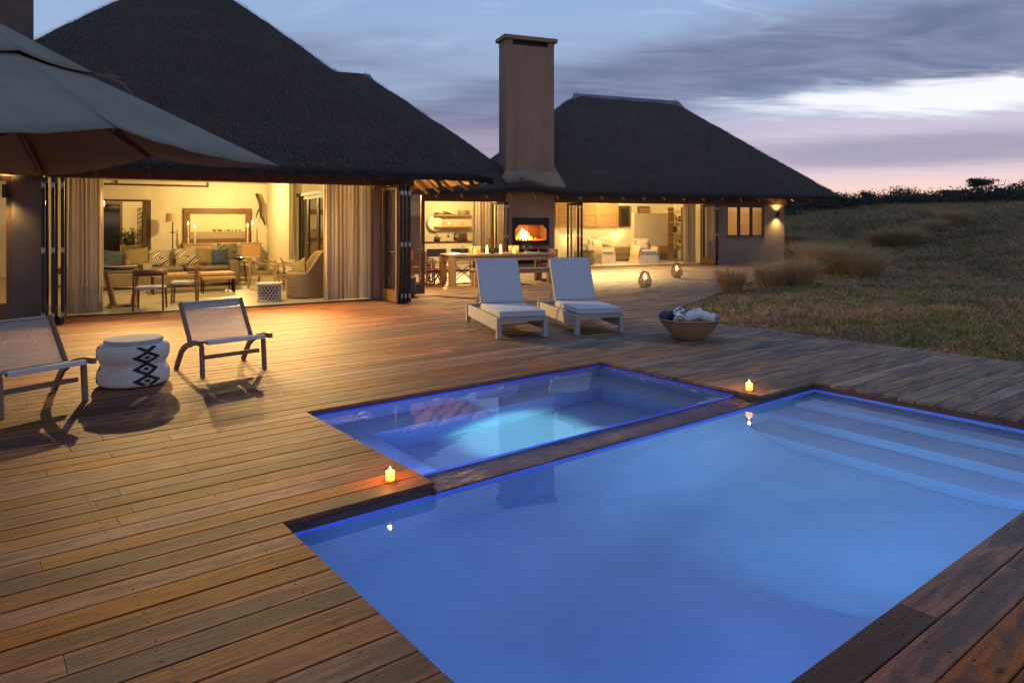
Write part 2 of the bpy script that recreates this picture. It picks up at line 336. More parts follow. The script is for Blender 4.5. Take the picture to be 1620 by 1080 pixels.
weave('straw_bowl', (.42, .27, .16), (.28, .17, .10), 30, 330, .5)
weave('basket_dark', (.16, .095, .055), (.085, .05, .03), 110, 120)
weave('rattan', (.24, .12, .05), (.14, .07, .03), 80, 80)
thin_glass('glass', (1, 1, 1), .05); thin_glass('glass_table', (.75, .85, .85), .16); thin_glass('glass_drink', (.97, .97, .96), .12); thin_glass('glass_amber', (1., .9, .72), .06)
curtain_mat('curtain', (.56, .47, .37), .45); curtain_mat('curtain_white', (.78, .70, .55), .35); curtain_mat('shade_cloth', (.80, .68, .45), .5)
curtain_mat('frost_amber', (.92, .74, .40), .8); m = MATS['frost_amber']; nt = NT(m.node_tree); o_ = m.node_tree.nodes['Material Output']; old = o_.inputs[0].links[0].from_socket; tr_ = nt.n('ShaderNodeBsdfTransparent'); tr_.inputs[0].default_value = (1, .86, .55, 1); mx_ = nt.n('ShaderNodeMixShader'); mx_.inputs[0].default_value = .16; nt.link(tr_.outputs[0], mx_.inputs[1]); nt.link(old, mx_.inputs[2]); nt.link(mx_.outputs[0], o_.inputs[0]); curtain_mat('sling', (.80, .78, .74), .45)
emit('led_blue', (.015, .04, 1.), .6); emit('flame', (1., .60, .16), 18.); emit('candle_glow', (1., .47, .10), 5.); emit('lamp_glow', (1., .78, .42), 7.)
emit('fire_core', (1., .68, .18), 9.); emit('fire_edge', (1., .28, .03), 3.5); emit('lantern_glow', (1., .55, .16), 14.); emit('ember', (1., .12, .02), 1.6); emit('sconce_glow', (1., .78, .35), 12.)

# ------------------------------------------------------------------ mesh builder
class MB:
    def __init__(s): s.v = []; s.f = []
    def add(s, vs, fs):
        k = len(s.v); s.v += [tuple(p) for p in vs]; s.f += [tuple(i + k for i in f) for f in fs]; return s
    def box(s, x0, x1, y0, y1, z0, z1, M=None):
        vs = [(x, y, z) for z in (z0, z1) for y in (y0, y1) for x in (x0, x1)]
        if M is not None: vs = [M @ Vector(p) for p in vs]
        return s.add(vs, [(0, 2, 3, 1), (4, 5, 7, 6), (0, 1, 5, 4), (2, 6, 7, 3), (0, 4, 6, 2), (1, 3, 7, 5)])
    def cb(s, c, d, M=None):
        return s.box(c[0] - d[0] / 2, c[0] + d[0] / 2, c[1] - d[1] / 2, c[1] + d[1] / 2, c[2] - d[2] / 2, c[2] + d[2] / 2, M)
    def bar(s, p, q, w, h, up=(0, 0, 1)):
        p = Vector(p); q = Vector(q); d = (q - p).normalized(); u = Vector(up)
        if abs(d.dot(u)) > .95: u = Vector((0, 1, 0))
        a = d.cross(u).normalized() * w / 2; b_ = a.cross(d).normalized() * h / 2
        vs = [p - a - b_, p + a - b_, p + a + b_, p - a + b_, q - a - b_, q + a - b_, q + a + b_, q - a + b_]
        return s.add(vs, [(0, 3, 2, 1), (4, 5, 6, 7), (0, 1, 5, 4), (1, 2, 6, 5), (2, 3, 7, 6), (3, 0, 4, 7)])
    def tube(s, pts, r, n=8, cap=True):
        pts = [Vector(p) for p in pts]; rs = r if isinstance(r, (list, tuple)) else [r] * len(pts); vs = []; fs = []
        ref = None
        for i, p in enumerate(pts):
            d = (pts[min(i + 1, len(pts) - 1)] - pts[max(i - 1, 0)]).normalized()
            if ref is None: ref = Vector((0, 0, 1)) if abs(d.z) < .9 else Vector((1, 0, 0))
            a = (ref - d * ref.dot(d)).normalized(); b_ = d.cross(a); ref = a
            for k in range(n):
                t = 2 * math.pi * k / n; vs.append(p + (a * math.cos(t) + b_ * math.sin(t)) * rs[i])
        for i in range(len(pts) - 1):
            for k in range(n): fs.append((i * n + k, i * n + (k + 1) % n, (i + 1) * n + (k + 1) % n, (i + 1) * n + k))
        if cap: fs.append(tuple(range(n - 1, -1, -1))); fs.append(tuple((len(pts) - 1) * n + k for k in range(n)))
        return s.add(vs, fs)
    def lathe(s, prof, n=24, c=(0, 0, 0), cap=True):
        vs = []; fs = []
        for r, z in prof:
            for k in range(n):
                t = 2 * math.pi * k / n; vs.append((c[0] + r * math.cos(t), c[1] + r * math.sin(t), c[2] + z))
        for i in range(len(prof) - 1):
            for k in range(n): fs.append((i * n + k, i * n + (k + 1) % n, (i + 1) * n + (k + 1) % n, (i + 1) * n + k))
        if cap:
            fs.append(tuple(range(n - 1, -1, -1))); fs.append(tuple((len(prof) - 1) * n + k for k in range(n)))
        return s.add(vs, fs)
    def prism(s, poly, y0, y1):
        """polygon in x,z extruded along y"""
        n = len(poly); vs = [(x, y0, z) for x, z in poly] + [(x, y1, z) for x, z in poly]
        return s.add(vs, [tuple(range(n)), tuple(range(2 * n - 1, n - 1, -1))] + [(i, i + n, (i + 1) % n + n, (i + 1) % n) for i in range(n)])
    def grid(s, fn, nu, nv):
        vs = [fn(i / nu, j / nv) for j in range(nv + 1) for i in range(nu + 1)]
        return s.add(vs, [(j * (nu + 1) + i, j * (nu + 1) + i + 1, (j + 1) * (nu + 1) + i + 1, (j + 1) * (nu + 1) + i) for j in range(nv) for i in range(nu)])
    def pillow(s, w, h, t, M=None, n=8):
        """soft square cushion in local x,z with thickness along y"""
        def f(sign):
            def g(u_, v_):
                a, b_ = 2 * u_ - 1, 2 * v_ - 1; k = (1 - a ** 4) * (1 - b_ ** 4); pin = 1 - .10 * (1 - abs(a) ** 1.5) * b_ * b_ ; pin2 = 1 - .10 * (1 - abs(b_) ** 1.5) * a * a
                p = Vector((a * w / 2 * pin2, sign * t / 2 * math.sqrt(max(k, 0)), b_ * h / 2 * pin)); return M @ p if M is not None else p
            return g
        s.grid(f(-1), n, n); k = len(s.v); s.grid(f(1), n, n)
        return s
    def mesh(s, name):
        me = bpy.data.meshes.new(name); me.from_pydata(s.v, [], s.f); me.update(); return me
    def build(s, name, mat, parent=None, loc=None, rz=0., smooth=False, bevel=0., rot=None):
        o = bpy.data.objects.new(name, s.mesh(name)); COL.objects.link(o); o.data.materials.append(MATS[mat])
        fin(o, parent, loc, rz, smooth, bevel)
        if rot: o.rotation_euler = rot
        return o
def fin(o, parent=None, loc=None, rz=0., smooth=False, bevel=0.):
    if parent is not None: o.parent = parent
    if loc is not None: o.location = loc
    if rz: o.rotation_euler = (0, 0, rz)
    if smooth:
        o.data.polygons.foreach_set('use_smooth', [True] * len(o.data.polygons))
        if smooth == 'auto': o.data.set_sharp_from_angle(angle=rad(40))
    if bevel:
        b_ = o.modifiers.new('bevel', 'BEVEL'); b_.width = bevel; b_.segments = 2; b_.limit_method = 'ANGLE'
def tag(o, label=None, cat=None, group=None, kind=None):
    if label: o['label'] = label
    if cat: o['category'] = cat
    if group: o['group'] = group
    if kind: o['kind'] = kind
    return o
def thing(name, label, cat, loc=(0, 0, 0), rz=0., group=None):
    o = bpy.data.objects.new(name, None); COL.objects.link(o); o.location = loc; o.rotation_euler = (0, 0, rz); o.empty_display_size = .1
    return tag(o, label, cat, group)
def dup(root, loc, rz, label, group=None):
    r = root.copy(); COL.objects.link(r); r.location = loc; r.rotation_euler = (0, 0, rz); r['label'] = label
    if group: r['group'] = group
    for ch in [c for c in root.children]:
        c_ = ch.copy(); COL.objects.link(c_); c_.parent = r
        for g_ in [q for q in ch.children]:
            d_ = g_.copy(); COL.objects.link(d_); d_.parent = c_
    return r
def np_mesh(name, V, Fc, mat, parent=None, kind=None):
    """V (n,3), Fc (m,3 or 4) numpy"""
    me = bpy.data.meshes.new(name); k = Fc.shape[1]
    me.vertices.add(len(V)); me.vertices.foreach_set('co', V.astype(np.float32).ravel())
    me.loops.add(Fc.size); me.loops.foreach_set('vertex_index', Fc.astype(np.int32).ravel())
    me.polygons.add(len(Fc)); me.polygons.foreach_set('loop_start', np.arange(0, Fc.size, k, dtype=np.int32))
    me.update(calc_edges=True); me.validate()
    o = bpy.data.objects.new(name, me); COL.objects.link(o); me.materials.append(MATS[mat])
    if parent is not None: o.parent = parent
    if kind: o['kind'] = kind
    return o
# ------------------------------------------------------------------ ground
EY = [-200, 2.85, 5.0, 6.98, 7.6, 8.8, 10.1, 11.5, 13, 14.6, 16.0, 17, 30, 200]
EX = [9.95, 9.9, 9.80, 9.80, 10.0, 10.95, 14.06, 17.6, 21, 24, 27.2, 28.2, 31.5, 60]
def edge_x(y): return np.interp(y, EY, EX)
def sst(a, b, v): t = np.clip((v - a) / (b - a), 0, 1); return t * t * (3 - 2 * t)
def lump(x, y): return .05 * np.sin(x * 1.3 + 1.7 * np.sin(y * .7)) * np.sin(y * 1.1 + .8 * np.sin(x * .9)) + .10 * np.sin(x * .31 + 1) * np.sin(y * .37 + 2)
def ground_z(x, y):
    """terrain height outside the deck"""
    t = x - edge_x(y); d = np.hypot(x, y)
    z = -.05 + lump(x, y) * sst(.3, 5, np.abs(t)) + 3.05 * sst(20, 64, d) * sst(-1, 30, t)
    return z
def build_ground():
    T = np.array([-260, -120, -60, -36, -26, -18, -10, -4, -1, -.30, -.02] + list(np.arange(.3, 14, .45)) + list(np.arange(15, 46, 2.)) + list(np.arange(50, 120, 6)) + [150, 220, 400, 800])
    Y = np.array([-400, -150, -60, -30, -14, -8] + list(np.arange(-5, 34, .5)) + [36, 40, 46, 54, 66, 80, 110, 160, 300, 800])
    TT, YY = np.meshgrid(T, Y); XX = edge_x(YY) + TT
    Z = ground_z(XX, YY)
    inside = (TT < -.2) & (YY > -9) & (YY < 33) & (XX > -9); Z[inside] = -2.2
    V = np.stack([XX, YY, Z], -1).reshape(-1, 3); nt_, ny = len(T), len(Y)
    i, j = np.meshgrid(np.arange(nt_ - 1), np.arange(ny - 1)); a = (j * nt_ + i).ravel()
    o = np_mesh('ground', V, np.stack([a, a + 1, a + nt_ + 1, a + nt_], 1), 'earth', kind='structure')
    o.data.polygons.foreach_set('use_smooth', [True] * len(o.data.polygons))
def earth_mats():
    for name, kind in (('earth', 0), ('grass', 1), ('tussock', 2)):
        m, nt, b = new_mat(name); pos = nt.n('ShaderNodeNewGeometry').outputs['Position']
        a = nt.noise(pos, .55, 5, .6, .5); d = nt.noise(pos, 3.2, 4, .65); e = nt.noise(pos, 22, 2)
        col = nt.mix(nt.sstep(a, .40, .60), (.38, .235, .14), (.21, .195, .068)); col = nt.mix(nt.sstep(d, .45, .72), col, (.46, .33, .19))
        col = nt.mix(nt.m('MULTIPLY', nt.sstep(e, .35, .7), .6), col, (.085, .065, .04))
        if kind < 2: col = nt.mix(nt.m('MULTIPLY', nt.sstep(nt.noise(pos, .23, 4, .6, .8), .50, .66), .42), col, (.085, .062, .045))
        if kind == 0: col = nt.mix(.40, col, (.06, .045, .03))
        if kind == 2:
            oi = nt.n('ShaderNodeObjectInfo'); col = nt.mix(oi.outputs['Random'], (.40, .235, .12), (.25, .215, .09)); col = nt.mix(nt.m('MULTIPLY', e, .8), col, (.48, .35, .19))
        nt.link(col, b.inputs['Base Color']); b.inputs['Roughness'].default_value = .9; b.inputs['Specular IOR Level'].default_value = .1
earth_mats(); build_ground()
nm('scrub', (.05, .055, .032), (.028, .030, .018), .6, rough=.9, bump=0)

# ------------------------------------------------------------------ deck
deck = MB().box(-4, 9.7, -3, 1.3, -.30, -.12).box(-4, 1.33, 1.3, 3.9, -.30, -.12).box(-4, 2.30, 3.9, 6.04, -.30, -.12).box(7.05, 9.7, 1.3, 3.9, -.30, -.12) \
    .box(6.08, 9.7, 3.9, 6.04, -.30, -.12).box(-4, 9.7, 6.04, 14.6, -.30, -.12).build('deck', 'soil')
tag(deck, kind='structure')
PITCH = .1635; Y0 = 3.845
PX0, PX1, PY0, PY1 = 1.40, 6.98, Y0 - 15 * PITCH, Y0
SX0, SX1, SY1, WY = 2.38, 6.00, Y0 + 13 * PITCH, 4.125
segs = []
for k in range(-22, 98):
    y0 = Y0 + k * PITCH; yc = y0 + PITCH / 2
    x0 = -3.6 if yc < 14.6 else 7.45 + .14 * (yc - 14.6)
    xr = min(float(edge_x(yc)), 18.398 + (19.5 - yc) / .2962); xr += random.uniform(-.012, .012)
    spans = [(x0, xr)]
    if PY0 - .01 < yc < PY1: spans = [(x0, PX0), (PX1, xr)]
    elif PY1 < yc < SY1: spans = [(x0, SX0), (SX1, xr)]
    for a, b in spans:
        x = a; first = a + random.uniform(.6, 4.4)
        nx = first if (b - a) > 4.6 else b
        while x < b - .02:
            e = min(nx, b)
            if b - e < .5: e = b
            segs.append((x, e, yc)); x = e; nx = e + random.choice((2.4, 3.0, 3.6, 4.2, 4.8))
segs.sort(key=lambda s: math.hypot((max(s[0], min(s[1], s[2] * .7)) - 0), s[2]) - (0 if s[2] > .2 else -20))
cache = {}
def board_mesh(L):
    k = round(L, 2)
    if k not in cache:
        h = PITCH / 2 - .0035; c = .004; l = L / 2 - .0012
        mb = MB(); pr = [(-h, -.028), (h, -.028), (h, -c), (h - c, 0), (-h + c, 0), (-h, -c)]
        vs = [(x, y, z) for x in (-l, l) for y, z in pr]; n = 6
        mb.add(vs, [tuple(range(n - 1, -1, -1)), tuple(range(n, 2 * n))] + [(i, (i + 1) % n, (i + 1) % n + n, i + n) for i in range(n)])
        me = mb.mesh('board'); me.materials.append(MATS['deck_wood']); cache[k] = me
    return cache[k]
far = MB()
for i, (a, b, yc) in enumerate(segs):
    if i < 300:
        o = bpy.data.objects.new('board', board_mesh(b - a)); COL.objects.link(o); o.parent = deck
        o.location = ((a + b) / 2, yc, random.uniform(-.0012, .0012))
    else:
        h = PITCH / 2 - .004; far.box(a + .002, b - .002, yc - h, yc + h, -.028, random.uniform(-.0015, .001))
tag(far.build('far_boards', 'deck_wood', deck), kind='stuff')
# fascia boards round the pool edge, butted at the corners
t_ = .022
for (x0, x1, y0, y1) in ((SX0, SX1, SY1, SY1 + t_), (SX0 - t_, SX0, Y0 - t_, SY1 + t_), (SX1, SX1 + t_, Y0 + .002, SY1 + t_), (PX0, SX0 - t_ - .002, PY1, PY1 + t_), (SX1 + .002, PX1, PY1, PY1 + t_),
                         (PX1, PX1 + t_, PY0 - t_, PY1 + t_), (PX0 - t_, PX0, PY0 - t_, PY1 + t_), (PX0, PX1, PY0 - t_, PY0)):
    L_ = max(x1 - x0, y1 - y0); n = 2 if L_ > 3 else 1
    for q in range(n):
        if x1 - x0 > y1 - y0: a, b = x0 + (x1 - x0) * q / n, x0 + (x1 - x0) * (q + 1) / n; r = (a + .001, b - .001, y0, y1)
        else: a, b = y0 + (y1 - y0) * q / n, y0 + (y1 - y0) * (q + 1) / n; r = (x0, x1, a + .001, b - .001)
        MB().box(*r, -.075, -.031).build('edge_board', 'fascia', deck)

# ------------------------------------------------------------------ swimming pool and spa
def basin(mb, x0, x1, y0, y1, zb, zt, t=.12):
    mb.box(x0 - t, x1 + t, y0 - t, y1 + t, zb - t, zb)
    mb.box(x0 - t, x0, y0 - t, y1 + t, zb, zt).box(x1, x1 + t, y0 - t, y1 + t, zb, zt)
    mb.box(x0, x1, y0 - t, y0, zb, zt).box(x0, x1, y1, y1 + t, zb, zt)
    return mb
ZW = -.088; ZS = -.050
pool = tag(basin(MB(), PX0, PX1, PY0, PY1 - .004, -1.45, -.0765).build('swimming_pool', 'pool_shell'), kind='structure')
def pool_floor(u, v):
    x = PX0 + .001 + u * (PX1 - 1.26 - PX0); y = PY0 + .001 + v * (PY1 - PY0 - .006); d = max(0, min(x - PX0, y - PY0, PY1 - .005 - y)) ; zf = -.88 - .42 * float(sst(0, 3.2, PX1 - 1.26 - x)); R_ = .62; q = 1 - min(d / R_, 1)
    return (x, y, zf + R_ * (1 - math.sqrt(max(0, 1 - q * q))))
MB().grid(lambda u, v: pool_floor((1 - math.cos(u * math.pi / 2)) if u < .5 else (1 - math.cos(math.pi / 4)) + (u - .5) * 2 * math.cos(math.pi / 4), .5 - .5 * math.cos(v * math.pi)), 60, 44).build('floor', 'pool_shell', pool, smooth=True)
for k, (dep, wd) in enumerate(((.20, .42), (.42, .83), (.65, 1.25))):
    MB().box(PX1 - wd, PX1 - (0, .42, .83)[k] - .001, PY0 + .001, PY1 - .006, -1.44, -dep).build('step', 'pool_shell', pool, bevel=.012)
MB().box(PX0 + .002, PX1 - .002, PY0 + .002, PY1 - .006, ZW - .0005, ZW).f
wtr = MB().add([(PX0 + .001, PY0 + .001, ZW), (PX1 - .001, PY0 + .001, ZW), (PX1 - .001, PY1 - .005, ZW), (PX0 + .001, PY1 - .005, ZW)], [(0, 1, 2, 3)])
tag(wtr.build('pool_water', 'pool_water'), kind='structure')
spa = tag(basin(MB(), SX0, SX1, WY + .04, SY1, -1.0, -.0765).build('spa_pool', 'spa_shell'), kind='structure')
bw = .42; bz = -.46
for r in ((SX0 + .001, SX1 - .001, SY1 - bw, SY1 - .001), (SX0 + .001, SX0 + bw, WY + .05, SY1 - bw - .001), (SX1 - bw, SX1 - .001, WY + .05, SY1 - bw - .001)):
    MB().box(*r, -.999, bz).build('bench', 'spa_shell', spa, bevel=.01)
for x in (2.9, 3.7, 4.5, 5.3): MB().lathe([(.0, 0), (.045, 0), (.05, .008), (.03, .014), (0, .014)], 16).build('jet', 'white_ceramic', spa, (x, SY1 - .012, -.20), rot=(rad(90), 0, 0))
for y in (4.6, 5.3): MB().lathe([(.0, 0), (.045, 0), (.05, .008), (.03, .014), (0, .014)], 16).build('jet', 'white_ceramic', spa, (SX1 - .012, y, -.20), rot=(0, rad(-90), 0))
tag(MB().add([(SX0 + .001, WY + .001, ZS), (SX1 - .001, WY + .001, ZS), (SX1 - .001, SY1 - .001, ZS), (SX0 + .001, SY1 - .001, ZS)], [(0, 1, 2, 3)]).build('spa_water', 'spa_water'), kind='structure')
# weir between them: dark stone with a film of running water
weir = MB().grid(lambda u, v: (SX0 + .002 + u * (SX1 - SX0 - .004), PY1 + v * (WY - PY1), -.056 - .010 * (1 - v)), 60, 6)
weir.box(SX0 + .002, SX1 - .002, PY1 + .002, WY, -1.2, -.075).box(SX0 + .002, SX1 - .002, WY, WY + .039, -1.0, -.085)
weir.box(SX0 + .002, SX1 - .002, PY1, PY1 + .002, -.5, -.067)
tag(weir.build('weir', 'stone_wet'), 'dark wet stone weir between the small spa and the big pool', 'weir')
# blue light strips along the waterline
e_ = .004
for own, rects in ((pool, ((PX0 + .01, SX0, PY1 - .010, PY1 - .006), (SX0, SX1, PY1 - .010, PY1 - .006), (SX1, PX1 - .01, PY1 - .010, PY1 - .006), (PX1 - .006, PX1 - .002, PY0 + .01, PY1 - .012), (PX0 + .01, PX1 - .01, PY0 + .002, PY0 + .006))),
                   (spa, ((SX0 + .01, SX1 - .01, SY1 - .006, SY1 - .002), (SX1 - .006, SX1 - .002, WY + .01, SY1 - .008), (SX0 + .01, SX1 - .01, WY + .002, WY + .006)))):
    zz = ZW if own is pool else ZS
    for r in rects: MB().box(*r, zz - .001, zz + .004).build('light_strip', 'led_blue', own)
BLUE = (.10, .30, 1.)
area('pool_lamp', (2.9, PY0 + .03, -.45), (0, 1, -.30), 10, 1.2, .25, (.15, .34, 1.))  # underwater lamps on hidden walls, assumed from the glow of the water
area('pool_lamp', (5.2, PY0 + .03, -.45), (0, 1, -.30), 6, 1.2, .25, (.17, .36, 1.))
area('pool_lamp', (PX0 + .03, 2.6, -.42), (1, 0, -.05), 8, 1.4, .25, (.16, .42, 1.))
area('pool_lamp', (4.1, PY0 + .08, -.42), (1, .42, .05), 48, .5, .2, (.20, .70, 1.))  # unseen lamp, added to brighten the step risers
spot('spa_lamp', (4.2, WY + .10, -.25), (4.2, 4.85, -1.0), 380, 70, 1., (.30, 1., .86), .08)  # spa lamps out of view, assumed from its blue and aqua glow
area('spa_lamp', (3.2, WY + .07, -.35), (0, 1, 0), 21, 2.6, .2, (.12, .26, 1.))
area('spa_lamp', (SX0 + .05, 5.0, -.30), (1, 0, 0), 2, 1., .2, (.12, .30, 1.))

# ------------------------------------------------------------------ thatched roofs
def roof(name, fn, x0, x1, y0, y1, parent, step=.16, thick=.27, straw=40000):
    nx = int((x1 - x0) / step); ny = int((y1 - y0) / step); X = np.linspace(x0, x1, nx + 1); Y = np.linspace(y0, y1, ny + 1)
    XX, YY = np.meshgrid(X, Y); Z = fn(XX, YY)
    wob = np.array([mnoise.noise(Vector((a * .8, b * .8, 3.1))) * .05 + mnoise.noise(Vector((a * 3.1, b * 3.1, 1.7))) * .025 for a, b in zip(XX.ravel(), YY.ravel())]).reshape(XX.shape)
    Z = Z + wob
    top = np.stack([XX, YY, Z], -1).reshape(-1, 3); bot = top.copy(); hgt = np.clip((top[:, 2] - Z.min()) / .6, 0, 1); bot[:, 2] -= .12 + (thick - .12) * hgt
    jit = rng.uniform(-.02, .02, len(bot)); bot[:, 2] += jit
    w_ = nx + 1; i, j = np.meshgrid(np.arange(nx), np.arange(ny)); a = (j * w_ + i).ravel(); q = np.stack([a, a + 1, a + w_ + 1, a + w_], 1); N = len(top)
    fs = [q, q[:, ::-1] + N]
    def skirt(idx): idx = np.array(idx); fs.append(np.stack([idx[:-1], idx[:-1] + N, idx[1:] + N, idx[1:]], 1))
    skirt(range(0, w_)); skirt([k * w_ + nx for k in range(ny + 1)]); skirt([ny * w_ + k for k in range(nx, -1, -1)]); skirt([k * w_ for k in range(ny, -1, -1)])
    o = np_mesh(name, np.concatenate([top, bot]), np.concatenate(fs), 'thatch', parent)
    o.data.polygons.foreach_set('use_smooth', [True] * len(o.data.polygons)); o.data.set_sharp_from_angle(angle=rad(55)); o.data.materials.append(MATS['thatch_under']); o.data.polygons.foreach_set('material_index', [0] * len(q) + [1] * len(q) + [0] * (len(o.data.polygons) - 2 * len(q)))
    # loose straw ends over the surface, densest at the eaves
    n = straw; sx = rng.uniform(x0, x1, n); sy = y0 + (y1 - y0) * rng.uniform(0, 1, n) ** 1.7
    ne = n // 5; sx[:ne] = rng.uniform(x0, x1, ne); sy[:ne] = y0 + rng.uniform(-.02, .06, ne); ne2 = ne // 2
    sx[ne:ne + ne2] = x1 + rng.uniform(-.06, .02, ne2); sy[ne:ne + ne2] = rng.uniform(y0, y1, ne2)
    sxc = np.clip(sx, x0, x1); syc = np.clip(sy, y0, y1); e = .08
    z = fn(sxc, syc); gx = (fn(np.clip(sxc + e, x0, x1), syc) - fn(np.clip(sxc - e, x0, x1), syc)) / (2 * e); gy = (fn(sxc, np.clip(syc + e, y0, y1)) - fn(sxc, np.clip(syc - e, y0, y1))) / (2 * e)
    dn = np.stack([-gx, -gy, -(gx ** 2 + gy ** 2)], 1); dn /= np.linalg.norm(dn, axis=1)[:, None] + 1e-6; dn += rng.normal(0, .16, dn.shape)
    nrm = np.stack([-gx, -gy, np.ones(n)], 1); nrm /= np.linalg.norm(nrm, axis=1)[:, None]
    P = np.stack([sx, sy, z + .035], 1); P[:ne + ne2, 2] -= rng.uniform(0, .13, ne + ne2); ln = rng.uniform(.10, .30, n)[:, None]; sd = np.cross(dn, nrm) * .005
    tip = P + dn * ln + nrm * rng.uniform(.0, .035, n)[:, None]
    V = np.stack([P - sd, P + sd, tip], 1).reshape(-1, 3); F_ = np.arange(3 * n).reshape(-1, 3)
    s = np_mesh('straw', V, F_, 'straw', o); s['kind'] = 'stuff'; return o
def smin(ds, k=.22):
    return -k * np.log(sum(np.exp(-d / k) for d in ds))
def f_living(x, y): return 2.71 + np.maximum(smin([(x + 3.75) * .96, (7.62 - x) * .96, (y + .60) * 1.0, (15.6 - y) * 1.0, 5.45 + 0 * x]), -.1)
def f_kb(x, y):
    m = smin([(-2.0 - x) * .905, (y + .62) * .965, (9.5 - y) * .965])
    r = smin([(x + 3.4) * .94, (12.25 - x) * .80, (y + .62) * 1.0, (8.45 - y) * 1.0])
    return 2.76 + np.maximum(.22 * np.log(np.exp(m / .22) + np.exp(r / .22)), -.1)

# ------------------------------------------------------------------ building parts
def door_leaf(parent, x, y, dirv, wd, h, mat='metal_bronze', th=.05, hinges=True, glass='glass', hy=1):
    """glazed folding door leaf starting at (x,y), running along dirv (unit x,y) for wd metres"""
    a = math.atan2(dirv[1], dirv[0]); s = .085; z0 = .02
    mb = MB().box(0, s, -th / 2, th / 2, z0, h).box(wd - s, wd, -th / 2, th / 2, z0, h).box(s, wd - s, -th / 2, th / 2, h - .09, h).box(s, wd - s, -th / 2, th / 2, z0, .26)
    o = mb.build('door_leaf', mat, parent, (x, y, 0), a, bevel=.004)
    MB().box(s, wd - s, -.004, .004, .26, h - .09).build('pane', glass, o)
    if hinges:
        for z in (.16, h / 2, h - .16): MB().box(wd, wd + .012, -.024, -.004, z - .05, z + .05).box(wd, wd + .012, .010, .026, z - .04, z + .04).box(wd + .004, wd + .016, -.004, .010, z - .02, z + .02).build('hinge', 'steel', o)
    else: MB().box(wd - .07, wd - .05, -th / 2 - .012, -th / 2, .95, 1.15).tube([(wd - .06, -th / 2 - .05, 1.05), (wd - .18, -th / 2 - .05, 1.05)], .009).tube([(wd - .06, -th / 2 - .05, 1.05), (wd - .06, -th / 2, 1.05)], .009).build('handle', 'steel', o)
    return o
def curtain(name, label, loc, rz, wd, h, folds, depth=.06, mat='curtain', gather=None, group=None):
    def f(u, v):
        a = u * folds * 2 * math.pi; g_ = 1. if gather is None else gather(v)
        dd = depth * (.55 + .45 * math.sin(u * 13.7 + 1)) * (1 - .25 * v)
        return ((u - .5) * wd * g_ + .012 * math.sin(a * 2 + v * 2), dd * math.sin(a + .5 * math.sin(v * 3 + u * 9)) , h * v)
    o = MB().grid(f, int(folds * 10), 10).build(name, mat, None, loc, rz, smooth=True)
    return tag(o, label, 'curtain', group)
# ------------------------------------------------------------------ living room house
HL = thing('living_house', 'big thatched house with open folding doors and a lit living room', 'house', FL.w(0, 0), FL.a)
roof('roof', f_living, -3.75, 7.62, -.60, 15.6, HL, straw=90000)
B = lambda mat, name, *r, parent=HL, **k: MB().box(*r).build(name, mat, parent, **k)
B('plaster_dark', 'pillar', -1.22, -.80, -.02, .34, 0, 2.70, bevel=.01)
B('plaster_dark', 'wall', -3.4, -3.0, 0, .3, 0, 2.70); B('wall_cream', 'wall', -3.4, -3.2, .3, 11.5, 0, 3.0)
B('frame_wood', 'window_sill_panel', -3.0, -1.225, .02, .14, 0, .21)
wf = MB().box(-3.0, -2.93, .04, .12, .21, 2.43).box(-1.30, -1.225, .04, .12, .21, 2.43).box(-2.93, -1.30, .04, .12, .21, .29).box(-2.93, -1.30, .04, .12, 2.35, 2.43).box(-2.14, -2.08, .04, .12, .29, 2.35).build('window_frame', 'frame_wood', HL)
MB().box(-2.93, -2.14, .076, .084, .29, 2.35).build('pane', 'glass', wf); MB().box(-2.08, -1.30, .076, .084, .29, 2.35).build('pane', 'glass', wf)
B('timber_beam', 'header_beam', -3.4, 5.95, -.14, .12, 2.431, 2.64, bevel=.008)
B('plaster_dark', 'wall', -3.4, 5.36, -.02, .10, 2.642, 3.0)
B('wall_cream', 'wall', -3.2, -.20, 11.5, 11.65, 0, 3.0); B('wall_cream', 'wall', 1.45, 5.12, 11.5, 11.65, 0, 3.0); B('wall_cream', 'wall', -.20, 1.45, 11.5, 11.65, 2.39, 3.0)
B('plaster', 'wall', 5.10, 5.36, .02, .48, 0, 2.95)
B('wall_cream', 'wall', 5.10, 5.36, 2.2, 2.6, 0, 2.43); B('wall_cream', 'wall', 5.10, 5.36, 6.95, 11.5, 0, 2.43); B('wall_cream', 'wall', 5.10, 5.36, .48, 11.5, 2.432, 3.0)
B('ceiling_white', 'ceiling', -3.2, 5.1, .12, 11.5, 3.0, 3.06)
# side doors facing the dark garden: four dark glazed panels
for k in range(4):
    y = 2.62 + k * 1.08
    lf = MB().box(5.14, 5.20, y, y + .09, .02, 2.41).box(5.14, 5.20, y + .98, y + 1.07, .02, 2.41).box(5.14, 5.20, y + .09, y + .98, 2.31, 2.41).box(5.14, 5.20, y + .09, y + .98, .02, .24).build('side_door', 'timber_dark', HL)
    MB().box(5.165, 5.175, y + .09, y + .98, .24, 2.31).build('pane', 'night_glass', lf)
    MB().tube([(5.10, y + .95, 1.08), (5.10, y + .84, 1.08)], .010).tube([(5.10, y + .95, 1.08), (5.14, y + .95, 1.08)], .010).build('handle', 'steel', lf)
B('timber_dark', 'door_head', 5.085, 5.22, 2.60, 6.97, 2.412, 2.50)
